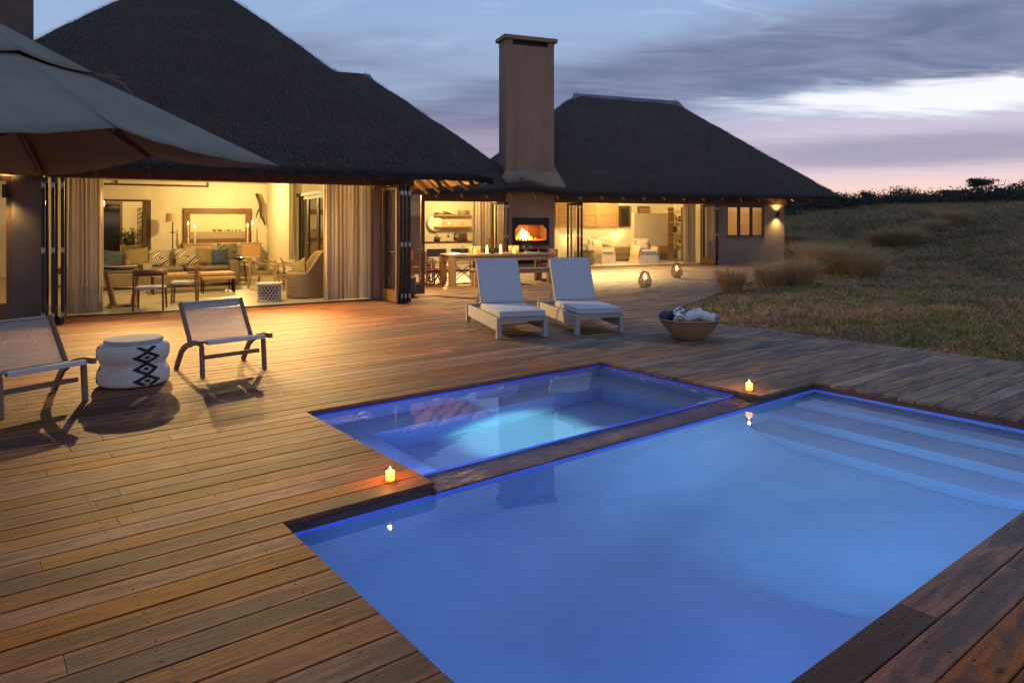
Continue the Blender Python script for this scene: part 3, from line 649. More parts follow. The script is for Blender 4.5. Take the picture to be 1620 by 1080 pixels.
# inner doorway frame and high glass transom
MB().box(-.20, -.12, 11.46, 11.68, 0, 2.39).box(1.33, 1.45, 11.44, 11.68, 0, 2.39).box(-.12, 1.33, 11.46, 11.68, 2.33, 2.39).build('door_frame', 'timber_dark', HL)
MB().box(1.20, 1.30, 10.9, 11.44, .02, 2.32).build('inner_door', 'timber_dark', HL)
MB().box(-.30, 3.2, 11.42, 11.48, 2.84, 2.90).box(3.14, 3.2, 11.42, 11.48, 2.90, 3.0).box(.44, .50, 11.42, 11.48, 2.90, 3.0).build('transom_frame', 'timber_dark', HL)
# hall behind
B('wall_cream', 'hall_wall', .70, 2.6, 14.7, 14.8, 0, 3.0); B('wall_cream', 'hall_wall', 2.5, 2.6, 11.66, 14.7, 0, 3.0); B('wall_cream', 'hall_wall', -2.6, -2.5, 11.66, 14.8, 0, 3.0)
B('ceiling_white', 'hall_ceiling', -2.6, 2.6, 11.66, 14.8, 3.0, 3.05); B('wall_cream', 'hall_wall', -2.5, .70, 14.7, 14.8, 2.4, 3.0)
hd = MB().box(-2.5, -2.42, 14.7, 14.78, 0, 2.4).box(-1.0, -.92, 14.7, 14.78, 0, 2.4).box(.62, .70, 14.68, 14.80, 0, 2.4).box(-2.42, .62, 14.7, 14.78, 2.3, 2.4).build('hall_door_frame', 'frame_wood', HL)
MB().box(-.92, .62, 14.735, 14.745, 0, 2.3).build('pane', 'night_glass', hd); MB().box(-2.42, -1.0, 14.735, 14.745, 0, 2.3).build('pane', 'night_glass', hd)
# folding door stacks
for k in range(3): door_leaf(HL, -.72 + k * .13, -.02, (0, -1), .92, 2.41)
for k in range(4): door_leaf(HL, 5.27 + k * .085, -.02 , (0, -1), .90, 2.41, 'frame_wood' if k == 0 else 'metal_bronze', hinges=(k > 0))
door_leaf(HL, 5.37, .55, (1, 0), 1.10, 2.37, 'frame_wood', hinges=False)
# rafter poles under the eave
for k in range(14):
    x = -3.2 + k * .8
    MB().tube([(x, -.50, 2.44), (x, .6, 3.32)], .045, 8).build('rafter', 'timber_beam', HL, smooth=True)
for k in range(8):
    y = .4 + k * .8; xe = max(5.3, 7.5 - (y + .45) / .836 * .9)
    MB().tube([(7.50, y, 2.42), (xe, y, 2.42 + (7.5 - xe) * .836)], .045, 8).build('rafter', 'oak', HL, smooth=True)
# tall chimney at the far left
ch = MB().box(-2.75, -1.47, 7.0, 7.8, 4.0, 9.2).build('chimney', 'plaster_dark', HL, bevel=.02)
tag(MB().add([(*FL.w(-3.2, .14)[:2], .014), (*FL.w(5.1, .14)[:2], .014), (*FL.w(5.1, 14.7)[:2], .014), (*FL.w(-3.2, 14.7)[:2], .014)], [(0, 1, 2, 3)]).build('living_floor', 'floor_screed'), kind='structure')
tag(MB().box(-.8, 5.2, .0, .12, 0, .018).build('threshold', 'metal_bronze', None, FL.w(0, 0), FL.a), 'dark metal door track along the living room opening', 'door track')

# ------------------------------------------------------------------ kitchen and bedroom house
HR = thing('bedroom_house', 'long thatched house with kitchen, outdoor fireplace and lit bedroom', 'house', FR.w(0, 0), FR.a)
rf = roof('roof', f_kb, -9.7, 12.25, -.62, 9.5, HR, step=.2, straw=90000)
BR = lambda mat, name, *r, **k: MB().box(*r).build(name, mat, HR, **k)
# ridge caps of cement with little finials
def cap(x0, x1, y, z, w_):
    prof = [(-w_, -w_ * .95), (-.06, .08), (.06, .08), (w_, -w_ * .95), (w_ - .05, -w_ * .95 - .02), (0, -.06), (-w_ + .05, -w_ * .95 - .02)]
    n = len(prof); vs = [(x, y + a, z + b) for x in (x0, x1) for a, b in prof]; vs[0] = (x0 - .3, y - w_ + .25, z - w_ + .1); vs[n + 3] = (x1 + .3, y + w_ - .25, z - w_ + .1)
    vs[n] = (x1 + .3, y - w_, z - w_ - .05); vs[0] = (x0 - .3, y - w_, z - w_ - .05)
    o = MB().add(vs, [tuple(range(n - 1, -1, -1)), tuple(range(n, 2 * n))] + [(i, (i + 1) % n, (i + 1) % n + n, i + n) for i in range(n)]).build('ridge_cap', 'cement_cap', rf)
    for x in (x0 + .15, x1 - .15): MB().tube([(x, y, z + .05), (x, y, z + .2)], .012, 6).build('finial', 'black_metal', rf)
cap(1.45, 6.75, 3.9, 7.14, .46); cap(-9.6, -7.25, 4.45, 7.40, .46)
BR('plaster', 'wall', -9.4, -6.16, 0, .25, 0, 2.6)
BR('timber_beam', 'header_beam', -6.6, -3.29, -.10, .14, 2.381, 2.60); BR('timber_beam', 'header_beam', -1.36, 9.40, -.10, .14, 2.381, 2.60)
BR('plaster', 'wall', -9.4, 9.36, .02, .16, 2.602, 3.0)
# fireplace wall with a deep firebox
fx0, fx1, fz0, fz1 = -2.97, -1.66, 1.0, 1.62
fw = MB().box(-3.28, fx0, -.18, .55, 0, 2.75).box(fx1, -1.37, -.18, .55, 0, 2.75).box(fx0, fx1, -.18, .55, fz1, 2.75).box(fx0, fx1, -.18, .55, .70, fz0).box(fx0, fx1, -.18, .55, 0, .15).build('fireplace_wall', 'plaster', HR)
MB().box(fx0, fx1, .50, .55, .15, .70).build('wood_store_back', 'black_metal', fw)
MB().box(fx0, fx1, .48, .54, fz0, fz1).build('firebox_back', 'brick', fw)
ff = MB().box(fx0 - .05, fx1 + .05, -.215, -.182, fz1 - .06, fz1 + .20).box(fx0 - .05, fx0 + .04, -.215, -.182, fz0 - .12, fz1 - .06).box(fx1 - .04, fx1 + .05, -.215, -.182, fz0 - .12, fz1 - .06).box(fx0 + .04, fx1 - .04, -.215, -.182, fz0 - .12, fz0 + .01)
ff.prism([(fx0 + .04, fz1 - .06), (fx0 + .04, fz1 - .22), (fx0 + .18, fz1 - .06)], -.214, -.183).prism([(fx1 - .04, fz1 - .06), (fx1 - .18, fz1 - .06), (fx1 - .04, fz1 - .22)], -.214, -.183)
ff.build('firebox_frame', 'black_metal', fw); MB().box(fx0 - .02, fx1 + .02, -.42, -.216, fz0 - .16, fz0 - .12).build('shelf', 'black_metal', fw)
for k in range(5): MB().tube([(fx0 + .15 + k * .12, .05, fz0 + .03), (fx0 + .30 + k * .12, .40, fz0 + .05 + .05 * (k % 2))], .035, 7).build('log', 'timber_dark', fw)
for (dx_, s_, w_, m_) in ((.38, .34, .10, 'fire_edge'), (.47, .44, .11, 'fire_core'), (.56, .38, .12, 'fire_core'), (.66, .33, .10, 'fire_core'), (.74, .28, .09, 'fire_edge'), (.85, .16, .05, 'fire_edge'), (.30, .20, .07, 'fire_edge'), (1.0, .10, .05, 'fire_edge')):
    MB().tube([(fx0 + dx_, .2, fz0 + .01), (fx0 + dx_ + .01, .2, fz0 + s_ * .25), (fx0 + dx_ - .015, .2, fz0 + s_ * .6), (fx0 + dx_ + .02, .2, fz0 + s_)], [w_ * .7, w_, w_ * .6, .006], 9).build('flame', m_, fw, smooth=True)
MB().lathe([(.0, 0), (.22, .0), (.20, .03), (0, .05)], 12, (fx1 - .22, .15, fz0)).build('embers', 'ember', fw)
point('fire_lamp', FR.w(-2.4, -.02, 1.30), 26, (1., .42, .10), .12)
# chimney above it
cx0, cx1 = -3.20, -1.31
chm = MB().box(cx0, cx1, -.02, .72, 2.9, 8.02).build('chimney', 'plaster', HR, bevel=.02)
MB().box(cx0 - .10, cx1 + .10, -.12, .82, 8.20, 8.34).build('cap_slab', 'plaster', chm, bevel=.01)
MB().box(cx0, cx0 + .26, -.02, .72, 8.02, 8.20).box(cx1 - .26, cx1, -.02, .72, 8.02, 8.20).build('cap_pier', 'plaster', chm)
MB().box(cx0 + .26, cx1 - .26, .10, .60, 8.02, 8.20).build('vent', 'black_metal', chm)
sk = MB(); pr = [(-.04, 3.62), (-.45, 3.02), (-.45, 2.94), (.0, 3.2)]
vs = [(cx0 - .02, -.03, 3.66), (cx1 + .02, -.03, 3.66), (cx1 + .24, -.50, 3.10), (cx0 + .02, -.50, 3.10), (cx0 - .02, .73, 4.2), (cx1 + .02, .73, 4.2), (cx1 + .26, .9, 4.3), (cx0 - .24, .9, 4.3), (cx0 - .22, -.2, 3.40), (cx1 + .24, -.50, 2.98), (cx0 + .02, -.50, 2.98)]
vs = [(a, b, c_ - .15) for a, b, c_ in vs]
sk.add(vs, [(0, 3, 2, 1), (1, 2, 6, 5), (0, 8, 3), (3, 10, 9, 2), (8, 10, 3)]); sk.build('flashing', 'plaster', chm)
# bedroom front: window wall, end wall
BR('plaster', 'wall', 5.45, 6.42, 0, .22, 0, 2.38); BR('plaster', 'wall', 8.31, 9.38, 0, .22, 0, 2.38); BR('plaster', 'wall', 6.42, 8.31, 0, .22, 0, 1.06); BR('plaster', 'wall', 6.42, 8.31, 0, .22, 2.34, 2.38)
BR('plaster', 'wall', 9.16, 9.38, .22, 8, 0, 3.2); BR('cement_cap', 'window_sill', 6.36, 8.37, -.05, .03, 1.02, 1.058, bevel=.004)
for k in range(3):
    a = 6.43 + k * .625; f_ = MB().box(a, a + .06, .03, .10, 1.06, 2.34).box(a + .565, a + .625, .03, .10, 1.06, 2.34).box(a + .06, a + .565, .03, .10, 1.06, 1.13).box(a + .06, a + .565, .03, .10, 2.27, 2.34).build('window', 'timber_dark', HR)
    MB().box(a + .06, a + .565, .06, .068, 1.13, 2.27).build('pane', 'glass', f_)
# rooms
BR('wall_cream', 'kitchen_wall', -7.4, -3.29, 3.2, 3.3, 0, 2.9); BR('wall_cream', 'kitchen_wall', -7.5, -7.4, .25, 3.3, 0, 2.9); BR('wall_cream', 'kitchen_wall', -3.29, -3.2, .56, 3.3, 0, 2.9); BR('ceiling_white', 'ceiling', -7.4, -3.29, .16, 3.2, 2.9, 2.95)
BR('wall_cream', 'bedroom_wall', -1.36, -1.26, .56, 5.1, 0, 2.9); BR('wall_cream', 'bedroom_wall', -1.26, 9.16, 5.0, 5.1, 0, 2.9); BR('ceiling_white', 'ceiling', -1.26, 9.16, .16, 5.0, 2.9, 2.95)
BR('wall_cream', 'partition', 3.95, 6.55, 3.1, 3.22, 0, 2.06); BR('wall_cream', 'partition', 6.0, 6.12, .5, 3.09, 0, 2.88)
BR('linen', 'wall_panel', 4.9, 5.35, 4.9, 4.98, 0, 2.05)
for k in range(3):   # louvred shutters over the bed head
    a = 1.05 + k * 1.06; sh = MB().box(a, a + .09, 4.90, 4.96, 1.45, 2.55).box(a + .96, a + 1.05, 4.90, 4.96, 1.45, 2.55).box(a + .09, a + .96, 4.90, 4.96, 1.45, 1.53).box(a + .09, a + .96, 4.90, 4.96, 2.47, 2.55).box(a + .09, a + .96, 4.90, 4.96, 1.97, 2.03).build('shutter', 'oak', HR)
    for z in [1.57 + .085 * q for q in range(11)]:
        if abs(z - 2.0) > .05: MB().cb((a + .525, 4.935, z), (.86, .012, .075), Matrix.Translation((a + .525, 4.935, z)) @ Matrix.Rotation(rad(-25), 4, 'X') @ Matrix.Translation((-a - .525, -4.935, -z))).build('slat', 'oak', sh)
dk = MB().box(4.27, 4.82, 4.88, 4.96, 1.45, 1.52).box(4.27, 4.34, 4.88, 4.96, 1.52, 2.30).box(4.75, 4.82, 4.88, 4.96, 1.52, 2.30).box(4.27, 4.82, 4.88, 4.96, 2.30, 2.42).build('small_window', 'timber_dark', HR); MB().box(4.34, 4.75, 4.92, 4.93, 1.52, 2.30).build('pane', 'night_glass', dk)
vt = MB().box(5.30, 5.92, 4.93, 4.99, 2.06, 2.40).build('wall_vent', 'timber_dark', HR)
for z in (2.12, 2.20, 2.28): MB().box(5.33, 5.89, 4.91, 4.93, z, z + .05).build('slat', 'oak', vt)
for k in range(2): door_leaf(HR, -.78 + k * .14, -.02, (0, -1), .92, 2.36)
for k in range(2): door_leaf(HR, 5.12 + k * .12, -.02, (0, -1), .92, 2.36, 'frame_wood' if k == 0 else 'metal_bronze')
for k in range(2): door_leaf(HR, -3.72 + k * .13, -.02, (.12, -.99), .92, 2.36, 'frame_wood' if k == 0 else 'metal_bronze')
for k in range(19):
    x = -5.9 + k * .9
    MB().tube([(x, -.54, 2.52), (x, .5, 3.34)], .045, 8).build('rafter', 'oak', HR, smooth=True)
for nm_, x0, x1, y1, mt in (('kitchen_floor', -7.4, -3.29, 3.2, 'floor_screed'), ('bedroom_floor', -1.26, 9.16, 5.0, 'bedroom_floor')):
    tag(MB().add([(*FR.w(x, y)[:2], .014) for x, y in ((x0, .02), (x1, .02), (x1, y1), (x0, y1))], [(0, 1, 2, 3)]).build(nm_, mt), kind='structure')
# curtains
curtain('curtain', 'long sheer curtain beside the left folding doors of the living room', FL.w(-.17, .22, .04), FL.a, .55, 2.40, 8, .06)
curtain('curtain', 'grey brown sheer curtain behind the wicker tub chair', FL.w(4.45, .22, .04), FL.a, .75, 2.40, 9, .06)
curtain('curtain', 'pale end of the sheer curtain next to the right folding doors', FL.w(4.99, .26, .04), FL.a, .38, 2.40, 5, .05, 'curtain_white')
curtain('curtain', 'white curtain gathered with a tie in the far corner of the living room', FL.w(4.98, 7.2, .55), FL.a + rad(80), .9, 2.45, 6, .07, 'curtain_white', gather=lambda v: .30 + .70 * abs(v) ** .8)
curtain('curtain', 'tan curtain at the right side of the kitchen opening', FR.w(-3.95, .40, .03), FR.a, .75, 2.38, 6, .07)
curtain('curtain', 'brown curtain at the right side of the bedroom opening', FR.w(4.85, .36, .03), FR.a, .55, 2.38, 6, .07)
curtain('curtain', 'sheer curtain glowing behind the left window', FL.w(-2.3, .45, .05), FL.a, 1.1, 2.4, 10, .06)
curtain('curtain', 'narrow curtain behind the open glass leaf of the passage', FL.w(5.22, 1.3, .04), FL.a + rad(90), .8, 2.38, 6, .05)
# ------------------------------------------------------------------ things on the deck
def prx(mb, poly, x0, x1):
    """polygon in y,z extruded along x"""
    n = len(poly); vs = [(x0, y, z) for y, z in poly] + [(x1, y, z) for y, z in poly]
    return mb.add(vs, [tuple(range(n)), tuple(range(2 * n - 1, n - 1, -1))] + [(i, i + n, (i + 1) % n + n, (i + 1) % n) for i in range(n)])
def sweep_poly(pts, th):
    """offset polyline in y,z to a strip polygon"""
    up, dn = [], []
    for i, p in enumerate(pts):
        a = pts[max(i - 1, 0)]; b = pts[min(i + 1, len(pts) - 1)]; dy_, dz_ = b[0] - a[0], b[1] - a[1]; l = math.hypot(dy_, dz_); n_ = (-dz_ / l * th / 2, dy_ / l * th / 2)
        up.append((p[0] + n_[0], p[1] + n_[1])); dn.append((p[0] - n_[0], p[1] - n_[1]))
    return up + dn[::-1]
def lounge_chair(loc, rz, label):
    t = thing('lounge_chair', label, 'chair', loc, rz, 'low lounge chairs on the deck')
    for s in (-1, 1):
        MB().bar((s * .345, .02, 0), (s * .345, .05, .335), .040, .05, (0, 1, 0)).build('leg', 'teak', t, bevel=.005)
        poly = sweep_poly([(-.06, .372), (.08, .368), (.25, .335), (.40, .285), (.50, .225), (.60, .10), (.67, 0)], .055)
        prx(MB(), poly, s * .345 - .02 + s * .0415, s * .345 + .02 + s * .0415).build('side_rail', 'teak', t, bevel=.005)
        MB().bar((s * .345, .34, .29), (s * .345, .66, .74), .035, .055, (0, -1, 1)).build('back_post', 'teak', t, bevel=.005)
    MB().box(-.325, .325, .10, .135, .17, .215).build('stretcher', 'teak', t, bevel=.004)
    MB().tube([(-.33, -.03, .368), (.33, -.03, .368)], .017, 8).tube([(-.33, .36, .315), (.33, .36, .315)], .015, 8).build('seat_bar', 'teak', t)
    MB().tube([(-.33, .650, .725), (.33, .650, .725)], .016, 8).build('top_bar', 'teak', t)
    sb = MB(); n = 46
    for k in range(n):
        x = -.318 + k * .636 / (n - 1); sg = .03 * (1 - (x / .32) ** 2)
        sb.bar((x, .365 + sg * .5, .335), (x, .51 + sg, .53 - .3 * sg), .0072, .004, (0, -1, .7)); sb.bar((x, .51 + sg, .53 - .3 * sg), (x, .655 - .012, .74), .0072, .004, (0, -1, .7))
    sb.build('woven_back', 'sling', t)
    st = MB()
    for k in range(n):
        x = -.318 + k * .636 / (n - 1); st.bar((x, -.035, .388), (x, .16, .350), .0085, .005); st.bar((x, .16, .350), (x, .365, .335), .0085, .005)
    st.build('woven_seat', 'sling', t)
    MB().box(-.32, .32, .640, .664, .66, .752, Matrix.Translation((0, .652, .706)) @ Matrix.Rotation(rad(-36), 4, 'X') @ Matrix.Translation((0, -.652, -.706))).build('headband', 'rope_white', t, bevel=.004)
    MB().box(-.32, .32, -.052, -.008, .346, .392).build('front_band', 'rope_white', t, bevel=.008)
    return t
lounge_chair((2.385, 7.99, 0), rad(7.0), 'low teak lounge chair with woven sling between the drum stool and the pool')
lounge_chair((.60, 7.45, 0), rad(21), 'low teak lounge chair with white rope back cut off at the left edge')

# patterned drum stool
pf = thing('drum_stool', 'wavy white beaded drum stool with a column of black diamonds', 'stool', (1.41, 8.12, 0))
def pr_(z): return float(np.interp(z, PZ, PRR))
PZ = np.linspace(0, .43, 44); PRR = .335 - .036 * np.exp(-((PZ - .215) / .055) ** 2) - .05 * np.clip((.05 - PZ) / .05, 0, 1) ** 2 - .055 * np.clip((PZ - .36) / .07, 0, 1) ** 2
prof = [(.0, .004), (.25, .004)] + [(pr_(z), z) for z in np.linspace(.012, .415, 26)] + [(.26, .425), (0, .425)]
MB().lathe(prof, 48, cap=False).build('body', 'rope_white', pf, smooth=True)
MB().lathe([(.0, .425), (.265, .425), (.275, .437), (.275, .455), (.265, .466), (0, .466)], 40, cap=False).build('lid', 'cushion_pale', pf, smooth='auto')
def S(th, z): r = pr_(z) + .0045; return (r * math.cos(th), r * math.sin(th), z)
for th0, sc_ in ((rad(-79), 1.), (rad(165), 1.), (rad(40), 1.)):
    hw, hh = .125 / .32, .064; pt = MB()
    for k, zc in enumerate((.075, .190, .305, .42)):
        def dm(a, b, zc=zc):
            cs = [(0, -1), (1, 0), (0, 1), (-1, 0)]
            for q in range(4):
                (x0, y0), (x1, y1) = cs[q], cs[(q + 1) % 4]; n = 5
                for i in range(n):
                    pts = []
                    for s_, t_2 in ((b, i / n), (b, (i + 1) / n), (a, (i + 1) / n), (a, i / n)):
                        xx = (x0 + (x1 - x0) * t_2) * s_; yy = (y0 + (y1 - y0) * t_2) * s_; pts.append((xx, yy))
                    zz = [zc + p[1] * hh for p in pts]
                    if max(zz) > .414 or min(zz) < .006: continue
                    pt.add([S(th0 + p[0] * hw, z) for p, z in zip(pts, zz)], [(0, 1, 2, 3)])
        dm(.54, 1.08); dm(.0, .30)
    pt.build('diamond_pattern', 'black_pattern', pf)

# sun loungers
def sun_lounger(loc, rz, label):
    t = thing('sun_lounger', label, 'sun lounger', loc, rz, 'pair of sun loungers')
    for s in (-1, 1):
        MB().box(min(s * .325, s * .365), max(s * .325, s * .365), .075, 1.86, .10, .285).build('side_panel', 'wicker_grey', t, bevel=.01)
        MB().box(s * .35 - .036, s * .35 + .036, 0, .074, 0, .30).build('leg', 'wicker_grey', t, bevel=.008); MB().box(s * .35 - .036, s * .35 + .036, 1.861, 1.93, 0, .30).build('leg', 'wicker_grey', t, bevel=.008)
        MB().bar((s * .29, 1.62, .20), (s * .29, 1.30, .72), .012, .025).build('back_strut', 'steel', t)
    MB().box(-.313, .313, .004, .07, .235, .298).build('end_rail', 'wicker_grey', t, bevel=.008); MB().box(-.313, .313, 1.865, 1.925, .235, .298).build('end_rail', 'wicker_grey', t, bevel=.008)
    MB().box(-.32, .32, .08, 1.12, .262, .288).build('deck_panel', 'wicker_grey', t)
    a = rad(64); Mx = Matrix.Translation((0, 1.08, .315)) @ Matrix.Rotation(a, 4, 'X')
    MB().box(-.32, .32, .0, .76, -.034, -.008, Mx).build('back_panel', 'wicker_grey', t)
    def soft(y0, y1, z0, z1, M=None):
        o = MB().box(-.345, .345, y0, y1, z0, z1, M).build('cushion', 'cushion_pale', t, smooth=True, bevel=.028); o.modifiers['bevel'].segments = 4; return o
    s1 = soft(-.01, 1.10, .292, .392); b = soft(.055, .80, -.002, .088, Mx); b.name = 'back_cushion'
    for own, (y0, y1, zs), M_ in ((s1, (-.01, 1.10, (.312, .372)), Matrix()), (b, (.055, .80, (.018, .068)), Mx)):
        for z in zs: MB().tube([M_ @ Vector(p) for p in ((-.343, y0 + .02, z), (-.325, y0 + .002, z), (.325, y0 + .002, z), (.343, y0 + .02, z), (.343, y1 - .02, z), (.325, y1 - .002, z), (-.325, y1 - .002, z), (-.343, y1 - .02, z), (-.343, y0 + .02, z))], .0055, 6, cap=False).build('piping', 'piping', own)
    return t
sun_lounger((6.34, 7.86, 0), rad(-21), 'white cushioned wicker sun lounger nearer the house doors, left of the pair')
sun_lounger((7.47, 7.44, 0), rad(-23), 'white cushioned wicker sun lounger next to the straw bowl, right of the pair')

# straw bowl with towels
bl = thing('straw_bowl', 'wide woven straw bowl standing on the deck beside the grass', 'bowl', (8.17, 6.36, 0))
MB().lathe([(0, .004), (.19, .004), (.22, .03), (.31, .12), (.385, .21), (.435, .285), (.445, .29), (.425, .288), (.37, .205), (.28, .10), (.18, .04), (0, .035)], 44, cap=False).build('bowl', 'straw_bowl', bl, smooth=True)
MB().lathe([(.440, .283), (.452, .288), (.446, .300), (.432, .296)], 44, cap=False).build('rim', 'straw_bowl', bl, smooth=True)
def towel_roll(loc, rot, r, L_, m1, label, spots=None):
    def f(u, v):
        a = u * 2 * math.pi * 2.6; rr = r * (.25 + .75 * u) * (1 + .05 * math.sin(5 * v * 3 + a)); return (rr * math.cos(a), (v - .5) * L_ * (1 + .04 * math.sin(a * 2)), rr * math.sin(a))
    o = MB().grid(f, 46, 7).build('rolled_towel', m1, None, loc, smooth=True); so = o.modifiers.new('thick', 'SOLIDIFY'); so.thickness = .012; o.rotation_euler = rot
    if spots:
        sp = MB()
        for a0, v0, s_ in spots:
            n = 10; c_ = (a0, v0); vs = [(1.085 * r * math.cos(a0), (v0) * L_, 1.085 * r * math.sin(a0))]
            for k in range(n):
                t_2 = 2 * math.pi * k / n; q = s_ * (1 + .35 * math.sin(3 * t_2 + a0 * 5)); aa = a0 + q * math.cos(t_2) / r; vs.append((1.075 * r * math.cos(aa), v0 * L_ + q * math.sin(t_2), 1.075 * r * math.sin(aa)))
            sp.add(vs, [(0, k + 1, (k + 1) % n + 1) for k in range(n)])
        sp.build('print', 'towel_brown', o)
    return tag(o, label, 'towel', 'towels in the straw bowl')
towel_roll((8.03, 6.42, .315), (rad(8), rad(0), rad(-50)), .085, .46, 'towel_white', 'rolled white towel with brown blotches at the left of the straw bowl', [(1.2, -.2, .05), (2.0, .1, .055), (1.5, .3, .04), (.7, .05, .045), (2.6, -.25, .05), (.3, -.3, .04)])
towel_roll((7.93, 6.55, .30), (0, rad(10), rad(-35)), .075, .36, 'towel_blue', 'dark blue rolled towel behind the brown blotched one', [(1.5, -.2, .03), (1.1, .2, .03)])
towel_roll((8.24, 6.42, .30), (rad(-14), 0, rad(65)), .075, .40, 'towel_white', 'pale folded towel in the middle of the straw bowl', [(1.4, .1, .045), (2.2, -.2, .04), (.8, -.3, .035)])
towel_roll((8.22, 6.55, .30), (rad(-4), 0, rad(40)), .075, .36, 'towel_blue', 'dark rolled towel behind the pale folded one')
towel_roll((8.43, 6.30, .30), (rad(10), 0, rad(20)), .075, .34, 'towel_white', 'white tasselled towel at the right rim of the straw bowl', [(1.1, .2, .03), (1.9, -.2, .03)])

# rattan lanterns
def lantern(loc, label, H_=.40, up=True):
    t = thing('lantern', label, 'lantern', loc, random.uniform(0, 1), 'rattan lanterns on the deck')
    def R_(z): return np.interp(z / H_, [0, .06, .25, .45, .7, .9, 1], [.09, .12, .165, .17, .135, .095, .085])
    for k in range(22):
        a = 2 * math.pi * k / 22; MB().tube([(R_(z) * math.cos(a), R_(z) * math.sin(a), z) for z in np.linspace(0.005, H_, 7)], .0055, 5).build('rib', 'rattan', t)
    for z in (.01, .08, .15, .22, H_ - .005):
        MB().tube([(1.02 * R_(z) * math.cos(2 * math.pi * k / 20), 1.02 * R_(z) * math.sin(2 * math.pi * k / 20), z) for k in range(21)], .007, 5, cap=False).build('hoop', 'rattan', t)
    MB().lathe([(0, .008), (.10, .008), (.10, .02), (0, .02)], 20).build('base', 'timber_dark', t)
    MB().lathe([(.03, .02), (.045, .03), (.05, .2), (.045, .30)], 16, cap=False).build('chimney_glass', 'glass_amber', t, smooth=True)
    MB().lathe([(0, .02), (.03, .02), (.03, .20), (0, .20)], 14, cap=False).build('candle', 'wax', t)
    MB().lathe([(0, .19), (.032, .215), (.042, .25), (.026, .31), (0, .36)], 12, cap=False).build('flame', 'lantern_glow', t, smooth=True)
    hz = H_ + (.11 if up else .02)
    MB().tube([(-.085, 0, H_)] + [(-.085 * math.cos(q), 0 if up else .03, H_ + (hz - H_) * math.sin(q)) for q in np.linspace(.3, math.pi - .3, 7)] + [(.085, 0, H_)], .008, 6).build('handle', 'timber_dark', t)
    point('lantern_light', (loc[0], loc[1], .26), 12, (1., .5, .15), .03)
lantern((13.75, 12.10, 0), 'rattan lantern with a burning candle nearer the sun loungers', .40, False)
lantern((17.05, 13.75, 0), 'rattan lantern with raised loop handle nearer the bedroom', .42, True)

# candles on the pool edge
def candle(loc, r, h, label):
    t = thing('candle', label, 'candle', loc, 0, 'candles on the pool edge')
    MB().lathe([(r * .92, .004), (r * 1.12, .004), (r * 1.15, h * .98), (r * 1.10, h * .98), (r * 1.08, .012), (0, .012)], 22, cap=False).build('glass_cup', 'glass_amber', t, smooth=True)
    MB().lathe([(0, .012), (r, .012), (r, h * .66), (0, h * .64)], 20, cap=False).build('wax', 'candle_glow', t)
    MB().lathe([(0, h * .65), (r * .22, h * .70), (r * .30, h * .77), (r * .12, h * .88), (0, h * .95)], 10, cap=False).build('flame', 'flame', t, smooth=True)
    point('candle_light', (loc[0], loc[1], loc[2] + h * 1.2), 5, (1., .48, .12), .012)
candle((2.165, 4.035, 0), .029, .098, 'lit candle in glass on the deck corner between spa and pool at the left')
candle((6.10, 4.03, 0), .032, .115, 'lit candle in glass on the deck at the right end of the weir')

# parasol
um = thing('parasol', 'large square olive grey canvas parasol at the left edge', 'parasol', (0.08, 7.54, 0))
cor = [Vector(p) for p in ((2.383, -.708, 2.20), (.701, 2.383, 2.20), (-2.39, .70, 2.20), (-.71, -2.39, 2.20))]; apex = Vector((0, 0, 3.36))
mids = [((cor[i] + cor[(i + 1) % 4]) / 2 + Vector((0, 0, .16))) * 1. for i in range(4)]
rim8 = [p for i in range(4) for p in (cor[i], mids[i])]
can = MB()
for i in range(8):
    a, b = rim8[i], rim8[(i + 1) % 8]
    def f(u, v, a=a, b=b):
        e = a + (b - a) * u; p = apex + (e - apex) * v; s_ = 4 * u * (1 - u)
        p = p + Vector((0, 0, -.045 * s_ * v * (1.1 - .4 * v))); p = p - (e.normalized() * .035 * s_ * v ** 4); p.z += .010 * math.sin(v * 19 + i * 2) * s_ * v * v + .006 * math.sin(u * 23 + v * 7) * v; return p
    can.grid(f, 10, 12)
co = can.build('canopy', 'umbrella_cloth', um, smooth=True); so = co.modifiers.new('thick', 'SOLIDIFY'); so.thickness = .004
vent = MB()
for i in range(8):
    a, b = rim8[i], rim8[(i + 1) % 8]; ap2 = apex + Vector((0, 0, .10))
    def f(u, v, a=a, b=b):
        e = a + (b - a) * u; p = ap2 + (apex + (e - apex) * .36 + Vector((0, 0, .045)) - ap2) * v; p.z -= .03 * 4 * u * (1 - u) * v; return p
    vent.grid(f, 6, 5)
vo_ = vent.build('vent_flap', 'umbrella_cloth', um, smooth=True); so = vo_.modifiers.new('thick', 'SOLIDIFY'); so.thickness = .004
for i, e in enumerate(rim8):
    MB().bar(apex + Vector((0, 0, -.10)), e + Vector((0, 0, -.03)) - (e - apex) * .015, .026, .036).build('rib', 'umbrella_wood', um)
    mp = apex + (e - apex) * .5 + Vector((0, 0, -.09)); MB().bar((0, 0, 2.35), mp, .022, .03).build('strut', 'umbrella_wood', um)
MB().tube([(0, 0, .08), (0, 0, 3.42)], .035, 14).build('pole', 'umbrella_wood', um, smooth=True)
MB().lathe([(0, 2.28), (.075, 2.28), (.075, 2.38), (0, 2.38)], 14).build('hub', 'umbrella_wood', um); MB().box(-.16, .16, -.16, .16, .001, .08).build('base', 'cement_cap', um, bevel=.01)
for i in (0, 2):   # loose cords at the vent
    a = apex + (rim8[0] - apex) * .37
    for q in range(4): MB().tube([a + Vector((0, 0, .03)), a + Vector((.06 + .05 * q, -.05 + .03 * q, .05 - .015 * q)), a + Vector((.18 + .05 * q, -.1 + .05 * q, .02 - .05 * q))], .004, 5).build('cord', 'umbrella_cloth', um)
    break

